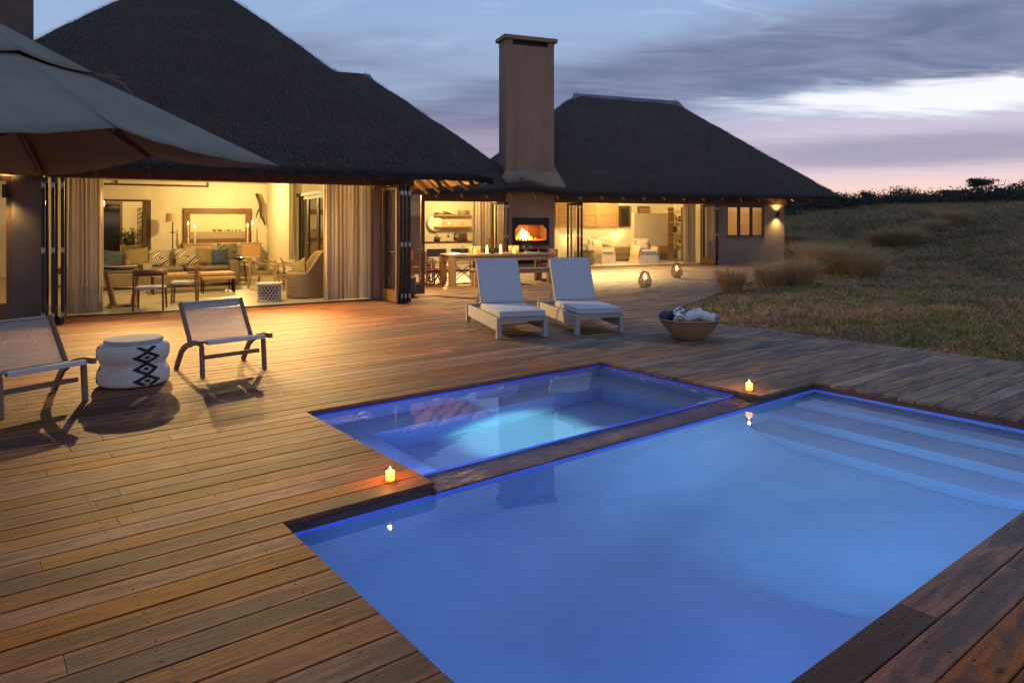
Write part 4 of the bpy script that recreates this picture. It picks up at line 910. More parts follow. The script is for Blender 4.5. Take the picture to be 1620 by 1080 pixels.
# ------------------------------------------------------------------ dining on the terrace (frame of the kitchen house)
def RT(name, label, cat, x, y, z=0., r=0., group=None): return thing(name, label, cat, FR.w(x, y, z), FR.a + rad(r), group)
def LT(name, label, cat, x, y, z=0., r=0., group=None): return thing(name, label, cat, FL.w(x, y, z), FL.a + rad(r), group)
TZ = .80; tx0, tx1, ty0, ty1 = -7.0, -4.0, -5.82, -4.78
dt = RT('dining_table', 'long heavy wooden dining table laid for dinner before the fireplace', 'table', (tx0 + tx1) / 2, (ty0 + ty1) / 2)
hx, hy = (tx1 - tx0) / 2, (ty1 - ty0) / 2
for k in range(5): MB().box(-hx, hx, -hy + k * 2 * hy / 5 + .002, -hy + (k + 1) * 2 * hy / 5 - .002, TZ - .045, TZ).build('top_board', 'table_wood', dt, bevel=.004)
for sx in (-1, 1):
    for sy in (-1, 1): MB().cb((sx * (hx - .09), sy * (hy - .085), (TZ - .046) / 2), (.16, .15, TZ - .046)).build('leg', 'table_wood', dt, bevel=.006)
for sy in (-1, 1): MB().box(-hx + .171, hx - .171, sy * (hy - .06) - .02, sy * (hy - .06) + .02, TZ - .17, TZ - .047).build('apron', 'table_wood', dt)
for sx in (-1, 1): MB().box(sx * (hx - .06) - .02, sx * (hx - .06) + .02, -hy + .161, hy - .161, TZ - .17, TZ - .047).build('apron', 'table_wood', dt)
bn_ = RT('bench', 'plain wooden bench on the near side of the dining table', 'bench', -5.35, -6.32)
for k in range(2): MB().box(-1.22, 1.22, -.17 + k * .172, -.002 + k * .172, .42, .46).build('seat_board', 'table_wood', bn_, bevel=.004)
for sx in (-1, 1):
    for sy in (-1, 1): MB().cb((sx * 1.14, sy * .12, .209), (.09, .09, .418)).build('leg', 'table_wood', bn_, bevel=.005)
MB().box(-1.09, 1.09, -.14, -.10, .33, .419).build('apron', 'table_wood', bn_); MB().box(-1.09, 1.09, .10, .14, .33, .419).build('apron', 'table_wood', bn_)
def director_chair(x, y, r, label, cloth='canvas_dark', z=0.):
    t = RT('director_chair', label, 'chair', x, y, z, r, 'director chairs at the dining table')
    for s in (-1, 1):
        MB().bar((s * .27, -.22, .02), (s * .27, .24, .02), .03, .035).build('foot_rail', 'red_wood', t)
        MB().bar((s * .27, .20, .03), (s * .27, .26, .90), .032, .03).build('back_post', 'red_wood', t); MB().bar((s * .27, -.20, .03), (s * .27, -.20, .62), .03, .03).build('front_post', 'red_wood', t)
        MB().box(s * .27 - .03, s * .27 + .03, -.25, .22, .625, .65).build('arm_rest', 'red_wood', t, bevel=.004)
        MB().bar((s * .25, -.19, .45), (s * .25, .21, .45), .028, .035).build('seat_rail', 'red_wood', t)
        for yy in (-.19, .2): MB().bar((s * .25, yy + .012 * s, .05), (-s * .25, yy + .012 * s, .43), .022, .018, (0, 1, 0)).build('cross_strut', 'red_wood', t)
    MB().grid(lambda u, v: (-.25 + .5 * u, -.19 + .40 * v, .465 - .03 * math.sin(math.pi * u)), 6, 2).build('seat', cloth, t, smooth=True)
    MB().box(-.285, .285, .225, .232, .68, .90).box(-.285, .285, .270, .277, .68, .90).build('backrest', cloth, t, bevel=.003)
    return t
director_chair(-7.45, -5.62, 96, 'dark canvas director chair at the near corner of the table end')
director_chair(-7.55, -4.95, 84, 'tan canvas director chair behind the post at the far corner of the table end', 'canvas_tan')
director_chair(-6.85, -4.30, 3, 'dark canvas director chair across the table, leftmost')
director_chair(-6.15, -4.28, -3, 'dark canvas director chair across the table, second from the left')
director_chair(-5.15, -4.30, 2, 'dark canvas director chair across the table, before the fire')
director_chair(-3.98, -5.15, -95, 'tan canvas director chair at the right end of the dining table', 'canvas_tan')
def hurricane(x, y, label, w_=.20):
    t = RT('candle_lantern', label, 'candle lantern', x, y, TZ, 8, 'square glass candle lanterns')
    h = .22
    for (a, b, c_, d_) in ((-1, 1, -1, -1), (-1, 1, 1, 1), (-1, -1, -1, 1), (1, 1, -1, 1)):
        MB().add([(a * w_ / 2, c_ * w_ / 2, .004), (b * w_ / 2, d_ * w_ / 2, .004), (b * w_ / 2, d_ * w_ / 2, h), (a * w_ / 2, c_ * w_ / 2, h)], [(0, 1, 2, 3)]).build('pane', 'frost_amber', t)
    for sx in (-1, 1):
        for sy in (-1, 1): MB().cb((sx * w_ / 2, sy * w_ / 2, h / 2 + .004), (.008, .008, h)).build('corner', 'steel', t)
    MB().box(-w_ / 2 - .005, w_ / 2 + .005, -w_ / 2 - .005, w_ / 2 + .005, 0, .004).build('base', 'steel', t)
    MB().lathe([(0, .005), (.035, .005), (.035, .09), (0, .09)], 16, cap=False).build('candle', 'candle_glow', t); MB().lathe([(0, .09), (.012, .10), (.016, .125), (0, .165)], 9, cap=False).build('flame', 'flame', t)
    p_ = FR.w(x, y, TZ + .17); point('table_candle_light', p_, 6, (1., .55, .16), .02)
hurricane(-6.14, -5.30, 'glowing square candle lantern at the left of the dining table', .24); hurricane(-5.0, -5.30, 'glowing square candle lantern at the right of the dining table', .20)
for k, (x, y, h, lb) in enumerate(((-5.79, -5.30, .16, 'lit pillar candle left of the flower vase'), (-5.39, -5.30, .18, 'lit pillar candle right of the flower vase'))):
    t = RT('pillar_candle', lb, 'candle', x, y, TZ, 0, 'pillar candles on the dining table')
    MB().lathe([(0, 0.001), (.035, .001), (.035, h), (0, h)], 16, cap=False).build('wax', 'candle_glow', t); MB().lathe([(0, h), (.012, h + .01), (.016, h + .035), (0, h + .075)], 9, cap=False).build('flame', 'flame', t)
va = RT('flower_vase', 'dark vase of orange dried flowers in the middle of the dining table', 'vase', -5.60, -5.20, TZ)
MB().lathe([(0, .001), (.05, .001), (.065, .06), (.045, .13), (.05, .16)], 18, cap=False).build('vase', 'black_gloss', va, smooth=True)
for k in range(22):
    a = random.uniform(0, 6.28); r = random.uniform(.05, .2); z = random.uniform(.22, .40)
    MB().tube([(0, 0, .12), (r * .4 * math.cos(a), r * .4 * math.sin(a), z * .7), (r * math.cos(a), r * math.sin(a), z)], .003, 4).build('stem', 'leaf_green', va)
    fm = MB()
    for q in range(6): b_ = q * 1.047; fm.add([(r * math.cos(a), r * math.sin(a), z), (r * math.cos(a) + .03 * math.cos(b_), r * math.sin(a) + .03 * math.sin(b_), z + .03), (r * math.cos(a) + .035 * math.cos(b_ + .7), r * math.sin(a) + .035 * math.sin(b_ + .7), z + .012)], [(0, 1, 2)])
    fm.build('flower', 'flower_orange', va)
def wine_glass(x, y, lb, fill=False):
    t = RT('wine_glass', lb, 'glass', x, y, TZ, 0, 'wine glasses on the dining table')
    MB().lathe([(0, .001), (.035, .001), (.005, .008), (.004, .09), (.02, .11), (.042, .145), (.042, .18), (.034, .215)], 16, cap=False).build('bowl', 'glass_drink', t, smooth=True)
for x, y, lb in ((-6.55, -5.55, 'wine glass at the first near place setting'), (-6.40, -5.05, 'wine glass at the first far place setting'), (-6.22, -5.52, 'wine glass beside the left candle lantern, near side'), (-6.12, -5.0, 'wine glass beside the left candle lantern, far side'),
                 (-4.71, -5.32, 'left of the two tall wine glasses before the fire'), (-4.50, -5.32, 'right of the two tall wine glasses before the fire')): wine_glass(x, y, lb)
for k, (x, y, lb) in enumerate(((-4.73, -5.55, 'water tumbler under the left tall wine glass'), (-4.36, -5.55, 'water tumbler at the right end of the dining table'))):
    tag(MB().lathe([(0, .001), (.033, .001), (.036, .10), (.033, .10), (.031, .008), (0, .008)], 16, cap=False).build('tumbler', 'glass_drink', None, FR.w(x, y, TZ), smooth='auto'), lb, 'glass', 'tumblers on the dining table')
pos_ = ['leftmost near', 'second near', 'third near', 'rightmost near', 'leftmost far', 'second far', 'third far', 'rightmost far']
for k in range(8):
    x = -6.6 + (k % 4) * .72; y = -5.62 if k < 4 else -4.98
    tag(MB().lathe([(0, .001), (.09, .001), (.13, .016), (.128, .02), (.088, .007), (0, .007)], 24, cap=False).build('plate', 'white_ceramic', None, FR.w(x, y, TZ), smooth=True), pos_[k] + ' dinner plate on the dining table', 'plate', 'dinner plates')
# ------------------------------------------------------------------ kitchen
kc = RT('kitchen_counter', 'kitchen counter with dark top and pale cupboard doors under the shelves', 'counter', -5.0, 2.88)
MB().box(-1.5, 1.6, -.30, .30, .86, .92).build('worktop', 'timber_dark', kc, bevel=.004)
for k in range(4): MB().box(-1.46 + k * .76, -1.46 + k * .76 + .74, -.285, -.262, .10, .855).build('cupboard_door', 'linen_white', kc, bevel=.004)
MB().box(-1.46, 1.58, -.26, .30, .0, .858).build('carcass', 'wall_cream', kc)
for z, lb in ((1.93, 'upper wooden kitchen shelf carrying bowls and a carved bird'), (1.48, 'lower wooden kitchen shelf carrying glasses')):
    s_ = MB().box(-.75, .75, -.15, .15, -.025, .025).build('wall_shelf', 'oak', None, FR.w(-4.25, 3.04, z), FR.a, bevel=.003); tag(s_, lb, 'shelf', 'kitchen wall shelves')
tag(MB().lathe([(0, 0), (.20, .0), (.31, .03), (.30, .045), (.19, .02), (0, .02)], 30, cap=False).build('wall_plate', 'white_ceramic', None, FR.w(-4.96, 3.10, 1.62), smooth=True, rot=(rad(84), 0, FR.a)), 'large pale plate leaning on the kitchen wall', 'plate')
for k, (dx_, lb) in enumerate(((-.42, 'leftmost stemmed glass on the lower shelf'), (-.30, 'second stemmed glass on the lower shelf'), (-.18, 'third stemmed glass on the lower shelf'), (-.06, 'fourth stemmed glass on the lower shelf'), (.32, 'fifth glass on the lower shelf by the curtain'), (.42, 'last glass on the lower shelf by the curtain'))):
    tag(MB().lathe([(0, .0), (.035, .001), (.006, .01), (.006, .07), (.04, .10), (.038, .16)], 14, cap=False).build('shelf_glass', 'glass_drink', None, FR.w(-4.25 + dx_, 3.02, 1.506), smooth=True), lb, 'glass', 'glasses on the kitchen shelf')
tag(MB().lathe([(0, 0), (.10, .001), (.19, .08), (.20, .09), (.18, .085), (.09, .02), (0, .02)], 22, cap=False).build('bowl', 'white_ceramic', None, FR.w(-4.75, 3.03, 1.956), smooth=True), 'white bowl on the left of the upper kitchen shelf', 'bowl')
bd = thing('carved_bird', 'carved brown and white bird lying on the upper kitchen shelf', 'ornament', FR.w(-4.42, 3.0, 1.956), FR.a)
MB().tube([(-.22, 0, .15), (-.14, 0, .14), (0, 0, .10), (.16, 0, .06), (.30, 0, .02)], [.03, .06, .085, .055, .012], 12).build('body', 'white_ceramic', bd, smooth=True); MB().tube([(-.20, -.05, .13), (-.05, -.08, .06), (.12, -.06, .03)], [.02, .045, .01], 8).build('wing', 'walnut', bd, smooth=True)
for k, lb in enumerate(('lowest of the stacked pale bowls', 'second of the stacked pale bowls', 'third of the stacked pale bowls', 'topmost of the stacked pale bowls')):
    tag(MB().lathe([(0, 0), (.10, .001), (.20, .055), (.205, .06), (.19, .056), (.09, .012), (0, .012)], 22, cap=False).build('stacked_bowl', 'white_ceramic', None, FR.w(-3.85, 3.03, 1.956 + k * .045), smooth=True), lb, 'bowl', 'stack of bowls on the upper shelf')
kt = RT('kettle', 'black round kettle on the kitchen counter', 'kettle', -4.95, 2.85, .921)
MB().lathe([(0, .0), (.11, .001), (.125, .07), (.10, .16), (.05, .19), (0, .195)], 20, cap=False).build('body', 'black_gloss', kt, smooth=True); MB().tube([(.10, 0, .10), (.17, 0, .15), (.19, 0, .18)], [.025, .018, .012], 8).build('spout', 'black_gloss', kt, smooth=True)
MB().tube([(-.08, 0, .16), (-.06, 0, .25), (.05, 0, .25), (.07, 0, .17)], .011, 6).build('handle', 'black_gloss', kt)
btl = RT('wine_bottle', 'dark wine bottle with pale label on the kitchen counter', 'bottle', -4.52, 2.78, .921)
MB().lathe([(0, .0), (.038, .001), (.038, .19), (.014, .25), (.014, .32), (0, .32)], 16, cap=False).build('body', 'black_gloss', btl, smooth=True); MB().lathe([(.039, .05), (.039, .14)], 16, cap=False).build('paper_label', 'white_ceramic', btl)
ts = RT('toaster', 'brown boxy toaster with a steel dial on the kitchen counter', 'toaster', -4.0, 2.86, .921)
MB().box(-.24, .24, -.15, .15, .01, .32).build('body', 'timber_dark', ts, bevel=.04); MB().lathe([(0, 0), (.09, .0), (.085, .025), (0, .025)], 18).build('dial', 'steel', ts, (-.19, -.155, .2), rot=(rad(90), 0, 0))
tag(MB().box(-.20, .20, -.12, .12, 0, .018).build('cutting_board', 'oak', None, FR.w(-4.45, 2.7, .921), FR.a, bevel=.005), 'wooden cutting board beside the wine bottle', 'cutting board')
bk_ = thing('woven_basket', 'dark woven basket beside the open glass leaf of the passage', 'basket', FL.w(5.95, .33))
MB().lathe([(0, .003), (.16, .003), (.20, .10), (.21, .42), (.20, .44), (.19, .42), (.17, .03), (0, .03)], 26, cap=False).build('basket', 'basket_dark', bk_, smooth=True)

# ------------------------------------------------------------------ bedroom
bd_ = RT('bed', 'wide bed with brown blanket and dark base under the shutters', 'bed', 2.95, 3.85)
MB().box(-1.0, 1.0, -1.08, 1.05, .05, .33).build('base', 'blanket_brown', bd_, bevel=.02); MB().box(-1.0, 1.0, -1.06, 1.05, .331, .58).build('mattress', 'linen_white', bd_, bevel=.06)
MB().box(-1.02, 1.03, -1.11, -.1, .26, .605).build('blanket', 'blanket_brown', bd_, bevel=.07); MB().box(-1.05, 1.05, 1.055, 1.13, .1, 1.25).build('headboard', 'linen_white', bd_, bevel=.02)
for k, (x, m_, lb) in enumerate(((-.62, 'linen_white', 'big white pillow at the left of the bed'), (.30, 'linen_white', 'big white pillow at the right of the bed'), (-.30, 'stripe', 'striped pillow in the middle of the bed'), (-.75, 'linen', 'beige patterned pillow leaning before the white one'))):
    if m_ == 'stripe' and 'stripe' not in MATS:
        m, nt, b = new_mat('stripe'); x_, y_, z_ = nt.xyz(nt.n('ShaderNodeTexCoord').outputs['Object']); f_ = nt.sstep(nt.m('SINE', nt.m('MULTIPLY', x_, 75.)), -.2, .4); nt.link(nt.mix(f_, (.62, .55, .40), (.16, .16, .15)), b.inputs['Base Color']); b.inputs['Roughness'].default_value = .95
    p = MB().pillow(.72 if k < 2 else .62, .48 if k < 2 else .42, .2).build('pillow', m_, None, FR.w(2.95 + x, 4.62 - .17 * (k > 1) - .14 * (k == 3), .80), smooth=True, rot=(rad(-18), 0, FR.a)); tag(p, lb, 'pillow', 'pillows on the bed')
wl = RT('wall_lamp', 'lit conical wall lamp at the right of the bed head', 'lamp', 4.22, 4.80, 1.22)
MB().lathe([(.10, .0), (.16, .16)], 20, cap=False).build('shade', 'shade_cloth', wl, smooth=True); MB().lathe([(0, -.01), (.05, -.0), (.06, .06), (0, .12)], 12, cap=False).build('bulb', 'lamp_glow', wl, smooth=True); MB().tube([(0, .08, -.06), (0, 0, -.06), (0, 0, 0)], .01, 6).build('arm', 'black_metal', wl)
point('wall_lamp_light', FR.w(4.22, 4.72, 1.15), 14, WARM, .04)
wl2 = dup(wl, FR.w(1.62, 4.80, 1.05), FR.a, 'lit wall lamp at the left of the bed head by the doors', None); point('wall_lamp_light', FR.w(1.62, 4.72, 1.0), 14, WARM, .04)
def slip_chair(x, y, r, label):
    t = RT('armchair', label, 'armchair', x, y, 0, r, 'slipcovered bedroom armchairs')
    MB().box(-.33, .33, -.34, .30, .10, .42).build('seat_base', 'linen', t, bevel=.03); MB().box(-.31, .31, -.37, .26, .421, .55).build('seat_cushion', 'linen', t, bevel=.05)
    for s in (-1, 1): MB().grid(lambda u, v, s=s: (s * (.40 + .07 * math.cos((v - .5) * math.pi) * (1 if .0 < v < 1 else 0)) * 1 + s * (v - .5) * -.06, -.36 + u * .74, .06 + v * .62 + .10 * u), 8, 8).box(min(s * .33, s * .42), max(s * .33, s * .42), -.35, .36, .1, .62).build('arm', 'linen', t, smooth='auto', bevel=.03)
    MB().box(-.38, .38, .28, .44, .2, .98).build('back', 'linen', t, bevel=.06); MB().pillow(.56, .42, .18, Matrix.Translation((0, .20, .72)) @ Matrix.Rotation(rad(-14), 4, 'X')).build('back_cushion', 'linen', t, smooth=True)
    def sk_(u, v):
        a = u * 4; k = int(min(a, 3.999)); q = a - k; c_ = [(-.42, -.36), (.42, -.36), (.44, .42), (-.44, .42), (-.42, -.36)]; x_ = c_[k][0] + (c_[k + 1][0] - c_[k][0]) * q; y_ = c_[k][1] + (c_[k + 1][1] - c_[k][1]) * q
        w_ = 1 + (1 - v) * (.10 + .025 * math.sin(u * 95)); return (x_ * w_, y_ * w_, .005 + v * .33)
    MB().grid(sk_, 96, 3).build('skirt', 'linen', t, smooth=True)
slip_chair(1.62, 1.75, 22, 'linen slipcovered armchair turned at the left of the bed'); slip_chair(3.30, 1.20, -4, 'linen slipcovered armchair facing out at the right of the bed')
wb = RT('wicker_side_table', 'yellow wicker drum side table at the left of the bedroom', 'side table', .55, .95)
MB().lathe([(0, .0), (.24, .001), (.30, .15), (.30, .40), (.26, .55), (0, .55)], 28, cap=False).build('drum', 'wicker_yellow', wb, smooth='auto'); MB().lathe([(0, .551), (.28, .551), (.28, .575), (0, .575)], 28, cap=False).build('top', 'oak', wb)
tag(MB().lathe([(0, 0), (.05, .001), (.08, .08), (.04, .16), (.05, .2)], 16, cap=False).build('small_vase', 'white_ceramic', None, FR.w(.55, .95, .576), smooth=True), 'small pale vase on the wicker side table', 'vase')
cbn = RT('low_cabinet', 'low wooden floating cabinet on the bedroom partition', 'cabinet', 5.0, 2.9)
MB().box(-.55, .55, -.18, .18, .30, .62).build('carcass', 'oak', cbn, bevel=.004); MB().box(-.52, -.02, -.20, -.181, .40, .60).build('drawer', 'linen', cbn); MB().box(.02, .52, -.20, -.181, .40, .60).build('drawer', 'oak', cbn)
bs = RT('bookshelf', 'narrow open shelf with dark objects beside the bedroom curtain', 'shelf', 5.55, 2.2, 0, 90)
MB().box(-.5, -.47, -.15, .15, 0, 2.3).box(.47, .5, -.15, .15, 0, 2.3).build('side', 'oak', bs)
for z in (.05, .75, 1.2, 1.65, 2.1): MB().box(-.469, .469, -.15, .15, z, z + .03).build('shelf', 'oak', bs)
for k, (x, z, lb) in enumerate(((-.25, .78, 'dark box on the lowest bedroom shelf'), (.2, 1.23, 'dark bottle shaped object on the middle bedroom shelf'), (-.2, 1.68, 'dark round object on the top bedroom shelf'))):
    p = FR.w(5.55, 2.2 + x, z + .001); tag(MB().lathe([(0, 0), (.07, .0), (.09, .12), (.05, .24), (0, .26)], 12, cap=False).build('shelf_object', 'black_gloss', None, p, smooth=True), lb, 'ornament', 'objects on the bedroom shelf')
# wall sconces
def sconce(loc, rz, label, e=16, up=True):
    t = thing('wall_sconce', label, 'wall light', loc, rz, 'up and down wall lights')
    MB().lathe([(.045, -.11), (.05, -.11), (.05, .11), (.045, .11)], 18, cap=False).build('body', 'metal_bronze', t); MB().lathe([(0, .0), (.044, .0)], 16, cap=False).build('lens', 'sconce_glow', t, (0, 0, .08)); MB().lathe([(.0, 0), (.044, 0)], 16, cap=False).build('lens', 'sconce_glow', t, (0, 0, -.08))
    MB().box(-.03, .03, .045, .10, -.05, .05).build('bracket', 'metal_bronze', t)
    L_ = Vector(loc)
    for s in (1, -1): spot('sconce_spot', L_ + Vector((0, 0, .12 * s)), L_ + Vector((0, 0, 3 * s)) + Vector((math.sin(-rz) * .0, 0, 0)), e, 130, 1., (1., .72, .28), .10)
sconce(FR.w(8.94, -.13, 1.98), FR.a, 'lit up and down wall light at the right corner of the bedroom house', 110)
sconce(FL.w(-1.29, -.15, 2.17), FL.a, 'lit wall light beside the left window under the parasol', 40)
sconce(FL.w(5.47, 1.3, 2.15), FL.a - rad(90), 'unseen, assumed lit wall light in the passage behind the open glass leaf', 50)  # no fixture in view; assumed from the bright soffit beside it

# ------------------------------------------------------------------ living room
gt = LT('glass_table', 'round glass topped table on four slanted wooden legs', 'table', .45, 1.25)
MB().lathe([(0, .725), (.74, .725), (.75, .730), (.74, .737), (0, .737)], 48, cap=False).build('glass_top', 'glass_table', gt, smooth='auto')
for k in range(4):
    a = rad(45 + 90 * k); c_, s_ = math.cos(a), math.sin(a); MB().bar((.24 * c_, .24 * s_, .05), (.42 * c_, .42 * s_, .724), .10, .05, (c_, s_, 0)).build('leg', 'oak', gt, bevel=.006); 
MB().bar((-.24, -.24, .03), (.24, .24, .03), .10, .055).build('base_bar', 'oak', gt); MB().bar((-.24, .24, .04), (.24, -.24, .04), .08, .04).build('base_bar', 'oak', gt)
tr = LT('woven_tray', 'long dark woven tray with pale beaded rim on the glass table', 'tray', .35, 1.35, .738); MB().lathe([(0, 0), (.30, .001), (.34, .06), (.33, .065), (.29, .015), (0, .012)], 28, cap=False).build('tray', 'basket_dark', tr, smooth=True); MB().lathe([(.335, .06), (.345, .068), (.33, .075)], 28, cap=False).build('rim', 'rope_white', tr)
tag(MB().lathe([(0, 0), (.06, .001), (.055, .12), (0, .12)], 16, cap=False).build('wooden_box', 'canvas_tan', None, FL.w(.5, 1.5, .80)), 'small reddish pot inside the woven tray', 'pot')
tag(MB().box(-.09, .09, -.07, .07, 0, .10).build('yellow_box', 'wicker_yellow', None, FL.w(.82, 1.12, .738), .4), 'small yellow and blue box at the right of the glass table', 'box')
tag(MB().box(-.16, .16, -.11, .11, 0, .02).build('blue_book', 'cushion_blue', None, FL.w(.05, 1.0, .738), .3), 'flat blue book at the left of the glass table', 'book')
def wood_chair(x, y, r, label):
    t = LT('dining_chair', label, 'chair', x, y, 0, r, 'wooden dining chairs at the glass table')
    MB().box(-.24, .24, -.24, .22, .40, .455).build('seat', 'cushion_pale', t, bevel=.02)
    for sx in (-1, 1):
        MB().bar((sx * .245, -.22, 0), (sx * .235, -.20, .41), .032, .032).build('front_leg', 'walnut', t); MB().bar((sx * .25, .24, 0), (sx * .245, .22, .70), .032, .036).build('back_leg', 'walnut', t)
    def f(u, v):
        a = math.pi * (u * 1.0) ; return (.27 * math.cos(math.pi - a), .02 + .26 * math.sin(a), .66 + .11 * v)
    o = MB().grid(f, 14, 2).build('back_rail', 'walnut', t, smooth=True); so = o.modifiers.new('thick', 'SOLIDIFY'); so.thickness = .025
wood_chair(.88, .50, 168, 'wooden chair with white seat at the near side of the glass table'); wood_chair(1.55, 1.45, -100, 'wooden chair with white seat at the right side of the glass table'); wood_chair(-.35, 1.75, 60, 'wooden chair with white seat at the left side of the glass table')
# sofa and cushions
sf = LT('sofa', 'long brown fabric sofa with its back to the far wall', 'sofa', 1.45, 5.6)
MB().box(-2.0, 1.75, -.45, .45, .08, .42).build('base', 'sofa_fabric', sf, bevel=.04); MB().box(-2.0, 1.75, .32, .56, .2, .92).build('backrest', 'sofa_fabric', sf, bevel=.06)
for s in (-2.0, 1.53): MB().box(s - .02, s + .24, -.47, .50, .1, .66).build('arm', 'sofa_fabric', sf, bevel=.05)
for k in range(3): MB().box(-1.74 + k * 1.09, -1.74 + k * 1.09 + 1.07, -.46, .30, .421, .54).build('seat_cushion', 'sofa_fabric', sf, bevel=.05)
def ikat():
    m, nt, b = new_mat('ikat'); x, y, z = nt.xyz(nt.n('ShaderNodeTexCoord').outputs['Object'])
    d = nt.m('ADD', nt.m('ABSOLUTE', x), nt.m('MULTIPLY', nt.m('ABSOLUTE', z), 1.15)); wv = nt.m('MULTIPLY', nt.m('SINE', nt.m('MULTIPLY', nt.m('SUBTRACT', x, z), 40)), .02)
    f = nt.sstep(nt.m('SINE', nt.m('MULTIPLY', nt.m('ADD', d, wv), 105)), -.15, .25); nt.link(nt.mix(f, (.60, .53, .40), (.06, .05, .04)), b.inputs['Base Color']); b.inputs['Roughness'].default_value = .95
ikat()
for k, (x, y, m_, w_, rz_, lb) in enumerate(((-1.15, -.05, 'cushion_blue', .50, 12, 'dark blue cushion at the left of the sofa'), (-.62, -.02, 'cushion_olive', .55, -8, 'olive cushion left of the patterned pair'), (-.12, -.10, 'ikat', .50, 10, 'left of the two wavy patterned black and white cushions'), (.50, -.14, 'ikat', .55, -4, 'right of the two wavy patterned black and white cushions'),
                                               (.95, -.02, 'cushion_olive', .52, 10, 'olive cushion right of the patterned pair'), (1.30, -.06, 'cushion_blue', .48, -14, 'dark blue cushion at the right of the sofa'))):
    o = MB().pillow(w_, w_ * .88, .17).build('cushion', m_, None, FL.w(1.45 + x, 5.6 + y, .54 + w_ * .42), smooth=True, rot=(rad(-16), rad(6 * (-1) ** k), FL.a + rad(rz_))); tag(o, lb, 'cushion', 'cushions on the sofa')
s2 = LT('cream_armchair', 'cream armchair with patterned throw behind the sofa', 'armchair', 3.35, 7.2, 0, 20)
MB().box(-.4, .4, -.4, .35, .1, .45).build('seat', 'linen', s2, bevel=.05); MB().box(-.45, .45, .25, .48, .2, 1.05).build('back', 'linen_white', s2, bevel=.09); MB().box(-.5, -.36, -.4, .4, .15, .65).build('arm', 'linen', s2, bevel=.05); MB().box(.36, .5, -.4, .4, .15, .65).build('arm', 'linen', s2, bevel=.05)
o = MB().pillow(.6, .42, .16).build('cushion', 'ikat', None, FL.w(3.20, 7.12, .86), smooth=True, rot=(rad(-18), 0, FL.a + .35)); tag(o, 'patterned cushion on the cream armchair', 'cushion')
def frame_table(x, y, w_, d_, h, label, r=0):
    t = LT('coffee_table', label, 'coffee table', x, y, 0, r, 'nesting coffee tables'); MB().box(-w_ / 2, w_ / 2, -d_ / 2, d_ / 2, h - .05, h).build('top', 'oak', t, bevel=.004)
    for sx in (-1, 1):
        for sy in (-1, 1): MB().cb((sx * (w_ / 2 - .02), sy * (d_ / 2 - .02), (h - .051) / 2), (.03, .03, h - .052)).build('leg', 'black_metal', t)
        MB().box(sx * (w_ / 2 - .02) - .014, sx * (w_ / 2 - .02) + .014, -d_ / 2 + .036, d_ / 2 - .036, .001, .028).build('foot_bar', 'black_metal', t)
frame_table(1.95, 3.85, 1.75, .70, .46, 'long low coffee table with wooden top and black frame'); frame_table(2.45, 3.42, .72, .42, .38, 'small coffee table tucked in front of the long one')
tag(MB().lathe([(0, 0), (.10, .001), (.16, .03), (.15, .035), (0, .012)], 20, cap=False).build('small_dish', 'wicker_tan', None, FL.w(1.95, 3.7, .461), smooth=True), 'shallow dish on the long coffee table', 'dish')
# carved stool
cs = LT('carved_stool', 'white carved drum stool with diamond openings by the wicker chair', 'stool', 3.10, .78)
MB().lathe([(0, .36), (.25, .36), (.262, .37), (.262, .395), (.25, .405), (0, .40)], 32, cap=False).build('top', 'white_carved', cs, smooth='auto'); MB().lathe([(.20, .001), (.25, .001), (.25, .045), (.20, .045)], 32, cap=False).build('foot_ring', 'white_carved', cs)
MB().lathe([(.190, .04), (.190, .36)], 32, cap=False).build('inner_wall', 'black_pattern', cs)
lt = MB(); n = 18
for k in range(n):
    for s in (-1, 1):
        lt.tube([(.222 * math.cos(2 * math.pi * (k + s * q / 5 * 3.0) / n), .222 * math.sin(2 * math.pi * (k + s * q / 5 * 3.0) / n), .04 + q / 5 * .325) for q in range(6)], .0125, 5, cap=False)
lt.build('lattice', 'white_carved', cs)
# wicker tub chair
tb = LT('tub_chair', 'high backed grey wicker tub chair seen from behind the curtain', 'armchair', 3.95, 1.25, 0, 0)
def tubf(u, v):
    a = rad(150) + u * rad(300); top = .62 + .42 * sst(.30, .62, .5 + .5 * math.cos(a - rad(-20))); r = .46 - .05 * (1 - v); return (r * math.cos(a), .92 * r * math.sin(a), .03 + v * (top - .03))
a_ = MB().grid(lambda u, v: (lambda a: ((.43 + .05 * v) * math.cos(a), (.42 + .05 * v) * math.sin(a), .02 + v * (.56 + .44 * float(sst(-.2, .75, math.cos(a - rad(-5)))))))(rad(-160) + u * rad(285)), 48, 10).build('shell', 'wicker_tan', tb, smooth=True); so = a_.modifiers.new('thick', 'SOLIDIFY'); so.thickness = .05
MB().lathe([(0, .02), (.40, .02), (.40, .38), (0, .40)], 28, cap=False).build('seat', 'wicker_tan', tb, smooth='auto')
o = MB().pillow(.5, .42, .16).build('cushion', 'cushion_olive', None, FL.w(3.85, 1.4, .62), smooth=True, rot=(rad(-10), rad(-20), FL.a - rad(70))); tag(o, 'grey olive cushion inside the wicker tub chair', 'cushion')
